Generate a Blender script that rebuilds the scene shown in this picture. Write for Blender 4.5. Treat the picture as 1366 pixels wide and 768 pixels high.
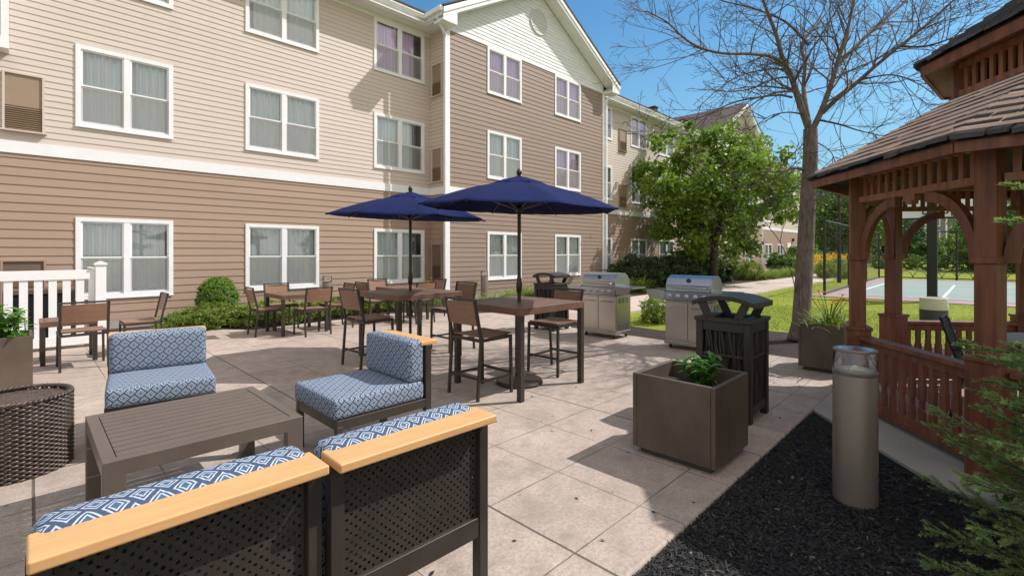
import bpy, bmesh, math, random
from mathutils import Vector, Matrix, noise
R = math.radians
PI = math.pi
for o in list(bpy.data.objects): bpy.data.objects.remove(o)
S = bpy.context.scene
COL = S.collection
# ------------------------------------------------------------------ camera, sky, sun, exposure
EYE = 1.45
FWD = Vector((.7115, .7027, 0)); RGT = Vector((.7027, -.7115, 0))
cam = bpy.data.cameras.new('camera'); cam.sensor_width = 36; cam.lens = 640 / 1366 * 36
cam.shift_y = -47.5 / 1366; cam.clip_start = .05; cam.clip_end = 2000
camo = bpy.data.objects.new('camera', cam); COL.objects.link(camo)
camo.location = (0, 0, EYE); camo.rotation_euler = (R(90), 0, -math.atan2(.7115, .7027))
S.camera = camo
SUN_AZ = Vector((.853, -.523)); SUN_EL = R(48)
tosun = Vector((SUN_AZ.x * math.cos(SUN_EL), SUN_AZ.y * math.cos(SUN_EL), math.sin(SUN_EL)))
W = bpy.data.worlds.new('World'); S.world = W; W.use_nodes = True
wn = W.node_tree.nodes; wl = W.node_tree.links
sky = wn.new('ShaderNodeTexSky'); sky.sky_type = 'NISHITA'; sky.sun_disc = False
sky.sun_elevation = SUN_EL; sky.sun_rotation = math.atan2(SUN_AZ.x, SUN_AZ.y)
sky.air_density = 1.1; sky.dust_density = .4; sky.ozone_density = 1.6
# clear blue sky ahead; unseen cloud veil added behind and overhead for fill light
tn = wn.new('ShaderNodeMix'); tn.data_type = 'RGBA'; tn.blend_type = 'MULTIPLY'; tn.inputs[0].default_value = 1
wl.new(sky.outputs[0], tn.inputs[6]); tn.inputs[7].default_value = (.43, .76, .87, 1)
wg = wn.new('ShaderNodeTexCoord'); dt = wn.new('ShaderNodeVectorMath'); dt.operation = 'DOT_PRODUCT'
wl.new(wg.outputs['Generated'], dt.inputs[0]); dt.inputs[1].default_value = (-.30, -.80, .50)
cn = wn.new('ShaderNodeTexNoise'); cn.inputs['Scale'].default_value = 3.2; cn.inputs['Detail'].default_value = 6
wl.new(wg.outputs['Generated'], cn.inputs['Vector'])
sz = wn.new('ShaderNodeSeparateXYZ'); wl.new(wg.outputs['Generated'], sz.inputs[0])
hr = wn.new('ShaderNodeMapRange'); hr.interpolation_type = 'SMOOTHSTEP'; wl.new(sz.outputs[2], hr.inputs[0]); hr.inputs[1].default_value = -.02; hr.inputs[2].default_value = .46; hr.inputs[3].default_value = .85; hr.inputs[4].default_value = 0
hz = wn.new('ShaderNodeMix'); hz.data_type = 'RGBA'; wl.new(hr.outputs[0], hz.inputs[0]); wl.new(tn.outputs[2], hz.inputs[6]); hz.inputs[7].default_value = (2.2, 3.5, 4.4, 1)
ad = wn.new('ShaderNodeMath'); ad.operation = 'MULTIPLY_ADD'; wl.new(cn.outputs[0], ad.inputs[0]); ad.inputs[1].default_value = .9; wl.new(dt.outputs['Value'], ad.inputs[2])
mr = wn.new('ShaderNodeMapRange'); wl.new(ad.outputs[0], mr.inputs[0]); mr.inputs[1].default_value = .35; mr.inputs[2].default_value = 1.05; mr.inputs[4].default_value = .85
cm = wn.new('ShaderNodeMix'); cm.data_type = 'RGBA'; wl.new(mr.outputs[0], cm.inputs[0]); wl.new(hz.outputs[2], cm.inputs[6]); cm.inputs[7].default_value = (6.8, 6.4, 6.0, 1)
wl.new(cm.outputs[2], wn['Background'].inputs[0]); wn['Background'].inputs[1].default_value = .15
sl = bpy.data.lights.new('sun', 'SUN'); sl.energy = 4.6; sl.angle = R(.5); sl.color = (1, .965, .935)
so = bpy.data.objects.new('sun', sl); COL.objects.link(so); so.rotation_euler = tosun.to_track_quat('Z', 'Y').to_euler()
S.view_settings.view_transform = 'Standard'; S.view_settings.look = 'None'
S.view_settings.exposure = .15; S.view_settings.gamma = 1; S.view_settings.use_curve_mapping = False
S.render.engine = 'CYCLES'; S.cycles.use_denoising = True; S.cycles.max_bounces = 8
S.cycles.transparent_max_bounces = 24; S.cycles.sample_clamp_indirect = 6
S.cycles.use_adaptive_sampling = True; S.cycles.adaptive_threshold = .015

# ------------------------------------------------------------------ helpers
def rng(s): return random.Random(s)
class MB:
    def __init__(s): s.v = []; s.f = []; s.m = []
    def add(s, vs, fs, mi=0, M=None):
        b = len(s.v)
        s.v += [tuple(M @ Vector(v)) for v in vs] if M else [tuple(v) for v in vs]
        s.f += [tuple(b + i for i in f) for f in fs]; s.m += [mi] * len(fs); return s
    def box(s, a, b, mi=0, M=None):
        x0, y0, z0 = a; x1, y1, z1 = b
        return s.add([(x0,y0,z0),(x1,y0,z0),(x1,y1,z0),(x0,y1,z0),(x0,y0,z1),(x1,y0,z1),(x1,y1,z1),(x0,y1,z1)],
            [(0,3,2,1),(4,5,6,7),(0,1,5,4),(1,2,6,5),(2,3,7,6),(3,0,4,7)], mi, M)
    def cbox(s, c, d, mi=0, M=None):
        return s.box([c[i]-d[i]/2 for i in range(3)], [c[i]+d[i]/2 for i in range(3)], mi, M)
    def bar(s, p, q, w, h=None, mi=0, up=(0,0,1)):
        p = Vector(p); q = Vector(q); h = h or w; d = (q-p); L = d.length; d.normalize()
        u = Vector(up)
        if abs(d.dot(u)) > .95: u = Vector((0,1,0)) if abs(d.y) < .9 else Vector((1,0,0))
        x = d.cross(u).normalized(); y = x.cross(d)
        M = Matrix(((x.x,d.x,y.x,p.x),(x.y,d.y,y.y,p.y),(x.z,d.z,y.z,p.z),(0,0,0,1)))
        return s.box((-w/2,0,-h/2),(w/2,L,h/2),mi,M)
    def tube(s, pts, r, n=8, mi=0, cap=True):
        pts = [Vector(p) for p in pts]; rs = r if isinstance(r,(list,tuple)) else [r]*len(pts)
        b = len(s.v); t0 = (pts[1]-pts[0]).normalized()
        u = t0.orthogonal().normalized()
        for i,p in enumerate(pts):
            t = ((pts[min(i+1,len(pts)-1)]-pts[max(i-1,0)])).normalized()
            u = (u - t*u.dot(t)); u = u.normalized() if u.length > 1e-6 else t.orthogonal().normalized()
            w = t.cross(u)
            for k in range(n):
                a = 2*PI*k/n; s.v.append(tuple(p+(u*math.cos(a)+w*math.sin(a))*rs[i]))
        for i in range(len(pts)-1):
            for k in range(n):
                k2=(k+1)%n; s.f.append((b+i*n+k,b+i*n+k2,b+(i+1)*n+k2,b+(i+1)*n+k)); s.m.append(mi)
        if cap:
            s.f.append(tuple(b+k for k in range(n-1,-1,-1))); s.m.append(mi)
            s.f.append(tuple(b+(len(pts)-1)*n+k for k in range(n))); s.m.append(mi)
        return s
    def lathe(s, prof, c=(0,0,0), n=24, mi=0, M=None, caps=True):
        vs=[]; fs=[]
        for r,z in prof:
            for k in range(n): vs.append((c[0]+r*math.cos(2*PI*k/n), c[1]+r*math.sin(2*PI*k/n), c[2]+z))
        for i in range(len(prof)-1):
            for k in range(n):
                k2=(k+1)%n; fs.append((i*n+k,i*n+k2,(i+1)*n+k2,(i+1)*n+k))
        if caps: fs.append(tuple(range(n-1,-1,-1))); fs.append(tuple((len(prof)-1)*n+k for k in range(n)))
        return s.add(vs,fs,mi,M)
    def prism(s, poly, z0, z1, mi=0, M=None):
        n=len(poly)
        vs=[(x,y,z0) for x,y in poly]+[(x,y,z1) for x,y in poly]
        fs=[tuple(range(n-1,-1,-1)),tuple(range(n,2*n))]+[(i,(i+1)%n,n+(i+1)%n,n+i) for i in range(n)]
        return s.add(vs,fs,mi,M)
    def build(s, name, mats, parent=None, smooth=False, bevel=0, seg=2, loc=None):
        me = bpy.data.meshes.new(name); me.from_pydata(s.v,[],s.f)
        for m in (mats if isinstance(mats,(list,tuple)) else [mats]): me.materials.append(m)
        if any(s.m): me.polygons.foreach_set('material_index', s.m)
        if smooth:
            me.polygons.foreach_set('use_smooth',[True]*len(s.f))
            if smooth != 'all': me.set_sharp_from_angle(angle=R(40))
        me.update()
        o = bpy.data.objects.new(name, me); COL.objects.link(o)
        if parent: o.parent = parent
        if loc: o.location = loc
        if bevel:
            b=o.modifiers.new('bevel','BEVEL'); b.width=bevel; b.segments=seg; b.limit_method='ANGLE'; b.angle_limit=R(35)
            me.polygons.foreach_set('use_smooth',[True]*len(s.f))
            try: b.harden_normals=True
            except Exception: pass
        return o
def tag(o, label=None, cat=None, group=None, kind=None):
    if label: o['label']=label
    if cat: o['category']=cat
    if group: o['group']=group
    if kind: o['kind']=kind
    return o
def empty(name, loc=(0,0,0), rz=0, label=None, cat=None, group=None):
    o=bpy.data.objects.new(name,None); o.empty_display_size=.1; COL.objects.link(o)
    o.location=loc; o.rotation_euler=(0,0,rz); return tag(o,label,cat,group)
def copy_tree(o, parent=None):
    c=o.copy(); COL.objects.link(c)
    if parent: c.parent=parent
    for ch in list(o.children): copy_tree(ch,c)
    return c
def dup(root, loc, rz, label, group=None):
    c=copy_tree(root); c.location=loc; c.rotation_euler=(0,0,rz); c['label']=label
    if group: c['group']=group
    return c
def rotx(M): return M
def RZ(a): return Matrix.Rotation(a,4,'Z')
def TR(x,y,z=0): return Matrix.Translation((x,y,z))

# ------------------------------------------------------------------ materials
class NT:
    def __init__(s,name):
        s.mat=bpy.data.materials.new(name); s.mat.use_nodes=True; s.t=s.mat.node_tree
        s.b=s.t.nodes['Principled BSDF']
    def n(s,typ,**k):
        x=s.t.nodes.new(typ)
        for a,v in k.items(): setattr(x,a,v)
        return x
    def l(s,a,b): s.t.links.new(a,b)
    def math(s,op,a,b=None,c=None):
        x=s.n('ShaderNodeMath',operation=op)
        for i,v in enumerate((a,b,c)):
            if v is None: continue
            if isinstance(v,(int,float)): x.inputs[i].default_value=v
            else: s.l(v,x.inputs[i])
        return x.outputs[0]
    def mix(s,f,a,b,mode='MIX'):
        x=s.n('ShaderNodeMix',data_type='RGBA',blend_type=mode)
        for i,v in ((0,f),(6,a),(7,b)):
            if isinstance(v,(int,float)): x.inputs[i].default_value=v
            elif isinstance(v,tuple): x.inputs[i].default_value=(*v,1) if len(v)==3 else v
            else: s.l(v,x.inputs[i])
        return x.outputs[2]
    def noise(s,vec,scale,detail=4,rough=.55,w=None):
        x=s.n('ShaderNodeTexNoise'); x.inputs['Scale'].default_value=scale; x.inputs['Detail'].default_value=detail
        x.inputs['Roughness'].default_value=rough
        if vec is not None: s.l(vec,x.inputs['Vector'])
        return x.outputs[0]
    def ramp(s,f,lo,hi,a=0.,b=1.):
        x=s.n('ShaderNodeMapRange'); x.inputs[1].default_value=lo; x.inputs[2].default_value=hi
        x.inputs[3].default_value=a; x.inputs[4].default_value=b; s.l(f,x.inputs[0]); return x.outputs[0]
    def obj(s,scale=None):
        x=s.n('ShaderNodeTexCoord').outputs['Object']
        if scale:
            m=s.n('ShaderNodeMapping'); m.inputs['Scale'].default_value=scale; s.l(x,m.inputs[0]); x=m.outputs[0]
        return x
    def geo(s): return s.n('ShaderNodeNewGeometry').outputs['Position']
    def bump(s,h,strength=.3,dist=.01):
        x=s.n('ShaderNodeBump'); x.inputs['Strength'].default_value=strength; x.inputs['Distance'].default_value=dist
        s.l(h,x.inputs['Height']); s.l(x.outputs[0],s.b.inputs['Normal'])
    def col(s,c): s.l(c,s.b.inputs['Base Color'])
    def set(s,**k):
        for a,v in k.items(): s.b.inputs[a.replace('_',' ')].default_value=v
def pbr(name,c,rough=.6,metal=0,var=.15,scale=6,stretch=None,bump=0,bscale=None,spec=.5,c2=None,world=False,rvar=0):
    t=NT(name); t.set(Roughness=rough,Metallic=metal); t.b.inputs['Specular IOR Level'].default_value=spec
    co=t.geo() if world else t.obj(stretch)
    if world and stretch:
        m=t.n('ShaderNodeMapping'); m.inputs['Scale'].default_value=stretch; t.l(co,m.inputs[0]); co=m.outputs[0]
    f=t.noise(co,scale,5)
    f2=t.ramp(f,.3,.7)
    a=tuple(x*(1-var) for x in c); b=tuple(min(1,x*(1+var)) for x in (c2 or c))
    t.col(t.mix(f2,a,b))
    if rvar: t.l(t.ramp(f,.3,.7,max(0,rough-rvar),min(1,rough+rvar)),t.b.inputs['Roughness'])
    if bump: t.bump(t.noise(co,bscale or scale*4,4),bump)
    return t.mat
M={}
M['bronze']=pbr('dark bronze metal',(.05,.04,.033),.42,.25,.12,9,rvar=.06)
M['blackmetal']=pbr('black metal',(.018,.018,.019),.45,.2,.15,9)
M['slat']=pbr('brown slats',(.25,.135,.085),.5,0,.14,5,(1,9,9),.05,30)
M['tabletop']=pbr('table boards',(.15,.082,.054),.45,0,.25,4,(1.2,10,4),.06,30)
M['taupe']=pbr('taupe metal slats',(.125,.098,.08),.42,.15,.08,5,rvar=.05)
M['rail']=pbr('pale timber rail',(.60,.335,.142),.5,0,.1,5,(1,12,12),.04,30)
M['white']=pbr('white trim',(.79,.785,.79),.5,0,.04,3)
M['vinyl']=pbr('white vinyl fence',(.82,.81,.80),.4,0,.03,3)
M['beige']=pbr('beige siding',(.585,.485,.415),.6,0,.035,1.2,(.35,1,5),.03,40)
M['brown']=pbr('brown siding',(.37,.25,.172),.6,0,.05,1.2,(.35,1,5),.03,40)
M['brown2']=pbr('darker brown siding',(.285,.20,.152),.6,0,.06,1.2,(.35,1,5),.03,40)
M['ventgrey']=pbr('pale grey vent',(.60,.585,.585),.7,0,.05,4)
M['tan']=pbr('tan grille',(.30,.215,.145),.5,0,.05,4)
M['brownac']=pbr('brown grille',(.16,.105,.075),.5,0,.05,4)
M['gable']=pbr('white shingles',(.70,.70,.715),.65,0,.06,2,(1,1,6),.05,40)
M['roof']=pbr('brown roof shingles',(.085,.06,.055),.9,0,.3,9,None,.3,40)
M['curtain']=pbr('grey green curtain',(.90,.94,.93),.9,0,.06,2,(14,1,.2))
M['curtain2']=pbr('lilac curtain',(.93,.70,.96),.9,0,.06,2,(14,1,.2))
M['room']=pbr('dark room',(.05,.05,.05),.9,0,.1,2)
M['navy']=pbr('navy canvas',(.010,.016,.075),.9,0,.1,3,None,.12,220,spec=.12)
M['pole']=pbr('brown umbrella metal',(.045,.032,.026),.4,.4,.1,6)
M['steel']=pbr('stainless steel',(.50,.475,.445),.26,1,.03,1.5)
M['steel2']=pbr('brushed steel lid',(.40,.405,.425),.24,1,.03,1.5)
M['darkplastic']=pbr('dark plastic',(.02,.02,.021),.5,0,.1,6)
M['bin']=pbr('dark brown bin metal',(.036,.028,.024),.45,.2,.12,5,rvar=.05)
M['planter']=pbr('grey brown planter',(.105,.076,.056),.55,.1,.34,2.2,None,.08,60)
M['soil']=pbr('potting soil',(.02,.015,.012),.95,0,.3,20,None,.6,60)
M['bollardm']=pbr('bronze bollard',(.21,.172,.145),.42,.3,.1,4,(1,1,.4),rvar=.06)
M['redwood']=pbr('stained redwood',(.185,.060,.029),.5,0,.4,3,(7,7,.7),.12,30)
M['redwood_d']=pbr('stained redwood frieze',(.30,.12,.062),.55,0,.35,3,(7,7,.7),.12,30)
M['sheath']=pbr('pale roof boards',(.85,.60,.48),.7,0,.2,3,(1,1,9))
def shakemat():
    t=NT('weathered shakes'); t.set(Roughness=.85); r=t.n('ShaderNodeNewGeometry').outputs['Random Per Island']
    n=t.noise(t.obj((3,3,3)),6,6,.65); f=t.math('ADD',t.math('MULTIPLY',r,.6),t.math('MULTIPLY',t.ramp(n,.3,.7),.4))
    c=t.mix(f,(.036,.034,.034),(.115,.107,.103)); t.col(c); t.bump(t.noise(t.obj((4,4,4)),22,5,.7),.5,.01); return t.mat
M['shake']=shakemat()
M['bark']=pbr('grey bark',(.165,.130,.108),.9,0,.45,5,(6,6,1.2),1.0,16)
M['barkd']=pbr('dark bark',(.075,.055,.042),.9,0,.35,5,(4,4,1),.7,14)
M['concrete_walk']=pbr('concrete',(.36,.32,.285),.85,0,.14,2,None,.15,70,world=True)
M['padw']=pbr('white pad',(.55,.52,.46),.6,0,.06,5)
M['pad']=pbr('grey pad',(.05,.045,.045),.6,0,.1,5)
M['greywall']=pbr('grey siding',(.20,.185,.19),.8,0,.08,.6,(.2,.2,3))
M['deadwood']=pbr('deck boards',(.26,.17,.13),.7,0,.3,3,(1,9,1),.1,20)
M['court_g']=pbr('court green',(.21,.265,.245),.8,0,.08,.7,world=True)
M['court_r']=pbr('court maroon',(.30,.205,.21),.8,0,.08,.7,world=True)
M['line']=pbr('court line paint',(.7,.7,.68),.7,0,.08,2)
def sidingmat(name,c,v):
    t=NT(name); t.set(Roughness=.6); r=t.n('ShaderNodeNewGeometry').outputs['Random Per Island']
    n=t.noise(t.obj((.35,1,5)),1.2,5); st=t.noise(t.obj((2.2,1,.12)),1.6,4)
    a=t.mix(t.ramp(n,.3,.7),tuple(x*(1-v) for x in c),tuple(x*(1+v) for x in c))
    a=t.mix(t.math('MULTIPLY',r,.5),a,tuple(x*(1-2.2*v) for x in c))
    a=t.mix(t.math('MULTIPLY',t.ramp(st,.55,.75),.14),a,tuple(x*.72 for x in c)); t.col(a)
    t.bump(t.noise(t.obj((.35,1,5)),40,4),.04); return t.mat
M['beige']=sidingmat('beige siding',(.595,.505,.445),.03); M['brown']=sidingmat('brown siding',(.365,.255,.187),.045); M['brown2']=sidingmat('darker brown siding',(.275,.198,.155),.045)
def leafmat(name,c,c2,trans=.35,rough=.55,scale=1.5):
    t=NT(name); t.set(Roughness=rough)
    g=t.noise(t.geo(),scale,3); r=t.n('ShaderNodeNewGeometry').outputs['Random Per Island']
    f=t.math('ADD',t.math('MULTIPLY',t.ramp(g,.3,.7),.45),t.math('MULTIPLY',r,.55))
    c_=t.mix(f,c,c2); t.col(c_)
    tr=t.n('ShaderNodeBsdfTranslucent'); t.l(t.mix(.5,c_,(c2[0]*1.3,c2[1]*1.5,c2[2])),tr.inputs[0])
    ms=t.n('ShaderNodeMixShader'); ms.inputs[0].default_value=trans
    t.l(t.b.outputs[0],ms.inputs[1]); t.l(tr.outputs[0],ms.inputs[2])
    t.l(ms.outputs[0],t.t.nodes['Material Output'].inputs[0]); return t.mat
M['leaf']=leafmat('tree leaves',(.045,.10,.014),(.15,.25,.025))
M['leafd']=leafmat('dark tree leaves',(.028,.065,.016),(.075,.14,.03),.25)
M['leafm']=leafmat('mid tree leaves',(.06,.12,.022),(.15,.24,.04),.3)
M['leafy']=leafmat('yellow green leaves',(.10,.15,.02),(.24,.30,.045),.3)
M['juniper']=leafmat('juniper foliage',(.015,.04,.010),(.05,.10,.018),.15)
M['cover']=leafmat('ground cover leaves',(.09,.15,.022),(.27,.34,.055),.3)
M['box']=leafmat('boxwood leaves',(.07,.16,.015),(.19,.31,.03),.3)
M['hosta']=leafmat('planter leaves',(.04,.13,.014),(.12,.28,.03),.35,.35)
M['grassb']=leafmat('grass blades',(.13,.19,.02),(.29,.34,.045),.3,.6,.8)
M['spruce']=leafmat('spruce needles',(.135,.225,.075),(.29,.40,.13),.22,.5,3)
M['spruce_new']=leafmat('new spruce needles',(.24,.36,.10),(.36,.50,.16),.25,.5,3)
M['yellowfl']=leafmat('yellow petals',(.55,.33,.02),(.7,.5,.04),.3)
M['orangefl']=leafmat('orange petals',(.65,.25,.02),(.75,.36,.03),.3)
# glass
def glassmat(name,tint,base=.05,rough=.02):
    t=NT(name); g=t.n('ShaderNodeBsdfGlossy'); g.inputs['Roughness'].default_value=rough
    g.inputs[0].default_value=(.92,.95,1,1)
    tr=t.n('ShaderNodeBsdfTransparent'); tr.inputs[0].default_value=(*tint,1)
    fr=t.n('ShaderNodeFresnel'); fr.inputs[0].default_value=1.5
    f=t.math('ADD',t.math('MULTIPLY',fr.outputs[0],1.1),base)
    ms=t.n('ShaderNodeMixShader'); t.l(f,ms.inputs[0]); t.l(tr.outputs[0],ms.inputs[1]); t.l(g.outputs[0],ms.inputs[2])
    t.l(ms.outputs[0],t.t.nodes['Material Output'].inputs[0]); return t.mat
M['glass']=glassmat('window glass',(.955,.98,.98),.12)
M['clear']=glassmat('clear lens',(.93,.93,.93),.05,.03)
M['frost']=glassmat('frosted lens cap',(.72,.71,.70),.10,.25)
def screenmat():
    t=NT('insect screen'); d=t.b; t.set(Roughness=.8); d.inputs['Base Color'].default_value=(.42,.41,.40,1)
    tr=t.n('ShaderNodeBsdfTransparent'); ms=t.n('ShaderNodeMixShader'); ms.inputs[0].default_value=.34
    t.l(tr.outputs[0],ms.inputs[1]); t.l(d.outputs[0],ms.inputs[2]); t.l(ms.outputs[0],t.t.nodes['Material Output'].inputs[0]); return t.mat
M['screen']=screenmat()
# lattice fabric
def fabric():
    t=NT('blue lattice fabric'); t.set(Roughness=.85); t.b.inputs['Specular IOR Level'].default_value=.2
    tc=t.n('ShaderNodeTexCoord'); sx=t.n('ShaderNodeSeparateXYZ'); t.l(tc.outputs['Object'],sx.inputs[0])
    sn=t.n('ShaderNodeSeparateXYZ'); t.l(tc.outputs['Normal'],sn.inputs[0])
    ax=[t.math('ABSOLUTE',sn.outputs[i]) for i in range(3)]
    zx=t.math('MULTIPLY',t.math('GREATER_THAN',ax[2],ax[0]),t.math('GREATER_THAN',ax[2],ax[1]))
    yx=t.math('GREATER_THAN',ax[1],ax[0])
    x,y,z=[sx.outputs[i] for i in range(3)]
    side_a=t.math('ADD',t.math('MULTIPLY',yx,x),t.math('MULTIPLY',t.math('SUBTRACT',1,yx),y))
    izx=t.math('SUBTRACT',1,zx)
    a=t.math('ADD',t.math('MULTIPLY',zx,x),t.math('MULTIPLY',izx,side_a))
    b=t.math('ADD',t.math('MULTIPLY',zx,y),t.math('MULTIPLY',izx,z))
    T=.076
    p=t.math('DIVIDE',t.math('ADD',a,b),T); q=t.math('DIVIDE',t.math('SUBTRACT',a,b),T)
    q=t.math('ADD',q,t.math('MULTIPLY',t.math('FLOOR',p),.5))
    fp=t.math('ABSOLUTE',t.math('SUBTRACT',t.math('FRACT',p),.5)); fq=t.math('ABSOLUTE',t.math('SUBTRACT',t.math('FRACT',q),.5))
    d=t.math('MAXIMUM',fp,fq)
    cr=t.n('ShaderNodeValToRGB'); cr.color_ramp.interpolation='CONSTANT'; e=cr.color_ramp.elements
    wht=(.46,.51,.58,1); nav=(.045,.07,.125,1)
    e[0].position=0; e[0].color=(.05,.11,.19,1); e[1].position=.16; e[1].color=wht
    for pos,c in ((.225,nav),(.31,wht),(.39,nav)):
        k=e.new(pos); k.color=c
    t.l(d,cr.inputs[0])
    nz=t.noise(tc.outputs['Object'],260,2)
    t.col(t.mix(t.ramp(nz,.35,.65,0,.25),cr.outputs[0],(.12,.16,.22)))
    t.bump(t.noise(tc.outputs['Object'],420,2),.25,.002); return t.mat
M['fabric']=fabric()
# stamped patio
def patio():
    t=NT('stamped concrete'); t.set(Roughness=.8); g=t.geo()
    s=t.n('ShaderNodeSeparateXYZ'); t.l(g,s.inputs[0]); x,y=s.outputs[0],s.outputs[1]
    wob=t.math('MULTIPLY',t.math('SUBTRACT',t.noise(g,3,3),.5),.012)
    u=t.math('DIVIDE',t.math('ADD',t.math('SUBTRACT',x,.03),wob),.61); v=t.math('DIVIDE',t.math('ADD',t.math('SUBTRACT',y,1.413),wob),.606)
    fu=t.math('ABSOLUTE',t.math('SUBTRACT',t.math('FRACT',t.math('ADD',u,.5)),.5)); fv=t.math('ABSOLUTE',t.math('SUBTRACT',t.math('FRACT',t.math('ADD',v,.5)),.5))
    ju=t.ramp(fu,.003,.009,1,0); jv=t.ramp(fv,.003,.009,1,0)
    u3=t.math('DIVIDE',u,3); fu3=t.math('ABSOLUTE',t.math('SUBTRACT',t.math('FRACT',t.math('ADD',u3,.5)),.5)); jb=t.ramp(fu3,.0025,.0045,1,0)
    v6=t.math('DIVIDE',t.math('SUBTRACT',v,5),6); fv6=t.math('ABSOLUTE',t.math('SUBTRACT',t.math('FRACT',t.math('ADD',v6,.5)),.5)); jb2=t.ramp(fv6,.0012,.0024,1,0)
    fade=t.ramp(t.noise(g,1.7,3),.35,.6)
    thin=t.math('MULTIPLY',t.math('MAXIMUM',ju,jv),t.math('ADD',.34,t.math('MULTIPLY',fade,.45)))
    j=t.math('MAXIMUM',thin,t.math('MAXIMUM',jb,jb2))
    # per slab tint
    cell=t.n('ShaderNodeCombineXYZ'); t.l(t.math('FLOOR',u),cell.inputs[0]); t.l(t.math('FLOOR',v),cell.inputs[1])
    wn_=t.n('ShaderNodeTexWhiteNoise',noise_dimensions='2D'); t.l(cell.outputs[0],wn_.inputs['Vector'])
    n1=t.noise(g,1.3,6,.62); n2=t.noise(g,7,6,.65); n3=t.noise(g,45,4,.6)
    c=t.mix(t.ramp(n1,.32,.68),(.42,.335,.275),(.565,.465,.39))
    c=t.mix(t.math('MULTIPLY',t.ramp(n2,.45,.66),.6),c,(.30,.235,.20))
    c=t.mix(t.math('MULTIPLY',wn_.outputs[0],.22),c,(.33,.265,.225))
    c=t.mix(t.math('MULTIPLY',t.ramp(n3,.42,.68),.62),c,(.27,.215,.185))
    st=t.ramp(t.noise(g,.9,8,.78),.47,.66)
    c=t.mix(t.math('MULTIPLY',st,.42),c,(.21,.168,.145))
    c=t.mix(t.math('MULTIPLY',t.ramp(t.noise(g,2.4,7,.72),.54,.68),.5),c,(.20,.165,.15))
    c=t.mix(t.math('MULTIPLY',t.ramp(t.noise(g,130,3,.6),.50,.68),.6),c,(.22,.17,.14))
    c=t.mix(t.math('MULTIPLY',j,.85),c,(.075,.058,.05))
    t.col(c)
    slate=t.n('ShaderNodeTexVoronoi'); slate.inputs['Scale'].default_value=5; 
    mv=t.n('ShaderNodeMapping'); mv.inputs['Scale'].default_value=(1,2.2,1); t.l(g,mv.inputs[0]); t.l(mv.outputs[0],slate.inputs['Vector'])
    h=t.math('SUBTRACT',t.math('ADD',t.math('MULTIPLY',n2,.7),t.math('ADD',t.math('MULTIPLY',n3,.25),t.math('MULTIPLY',slate.outputs[0],.25))),t.math('MULTIPLY',j,1.0))
    t.bump(h,.7,.014); return t.mat
M['patio']=patio()
def pathmat():
    t=NT('walk concrete'); t.set(Roughness=.85); g=t.geo()
    s=t.n('ShaderNodeSeparateXYZ'); t.l(g,s.inputs[0])
    fx=t.math('ABSOLUTE',t.math('SUBTRACT',t.math('FRACT',t.math('DIVIDE',s.outputs[0],1.5)),.5)); j=t.ramp(fx,.004,.008,1,0)
    c=t.mix(t.ramp(t.noise(g,.9,5),.3,.7),(.40,.325,.275),(.52,.44,.38)); c=t.mix(t.math('MULTIPLY',t.ramp(t.noise(g,14,4),.45,.7),.4),c,(.33,.27,.23))
    c=t.mix(t.math('MULTIPLY',j,.7),c,(.12,.1,.09)); t.col(c); t.bump(t.noise(g,30,4),.2); return t.mat
M['path']=pathmat()
def lawnmat():
    t=NT('lawn'); t.set(Roughness=.95); t.b.inputs['Specular IOR Level'].default_value=.1; g=t.geo()
    c=t.mix(t.ramp(t.noise(g,.35,5,.6),.3,.7),(.19,.235,.03),(.29,.32,.05))
    c=t.mix(t.math('MULTIPLY',t.ramp(t.noise(g,9,6,.7),.42,.68),.7),c,(.12,.155,.018))
    c=t.mix(t.math('MULTIPLY',t.ramp(t.noise(g,60,3,.7),.5,.7),.5),c,(.22,.26,.06)); t.col(c)
    t.bump(t.noise(g,40,5,.7),.8,.03); return t.mat
M['lawn']=lawnmat()
def mulchmat(name,c,c2):
    t=NT(name); t.set(Roughness=.85); t.b.inputs['Specular IOR Level'].default_value=.3; g=t.geo()
    mp=t.n('ShaderNodeMapping'); mp.inputs['Scale'].default_value=(1,1.7,1); mp.inputs['Rotation'].default_value=(0,0,.6); t.l(g,mp.inputs[0])
    v=t.n('ShaderNodeTexVoronoi'); v.inputs['Scale'].default_value=38; t.l(mp.outputs[0],v.inputs['Vector'])
    n=t.noise(g,55,5,.7); t.col(t.mix(t.ramp(n,.35,.7),c,c2))
    t.bump(t.math('ADD',v.outputs[0],t.math('MULTIPLY',n,.8)),1.,.035); return t.mat
M['mulch']=mulchmat('black mulch',(.010,.0095,.010),(.028,.026,.026))
M['mulch2']=mulchmat('brown mulch',(.035,.023,.018),(.085,.06,.05))
def chipmat():
    t=NT('mulch chips'); t.set(Roughness=.75); r=t.n('ShaderNodeNewGeometry').outputs['Random Per Island']
    cr=t.n('ShaderNodeValToRGB'); e=cr.color_ramp.elements; e[0].position=0; e[0].color=(.008,.008,.009,1); e[1].position=1; e[1].color=(.16,.12,.085,1)
    k=e.new(.80); k.color=(.022,.020,.021,1); k=e.new(.965); k.color=(.05,.042,.036,1)
    t.l(r,cr.inputs[0]); t.col(cr.outputs[0]); return t.mat
M['chips']=chipmat()
def wickermat():
    t=NT('woven wicker'); t.set(Roughness=.45); r=t.n('ShaderNodeNewGeometry').outputs['Random Per Island']
    t.col(t.mix(r,(.04,.026,.02),(.095,.066,.054))); return t.mat
M['wicker']=wickermat()
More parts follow.
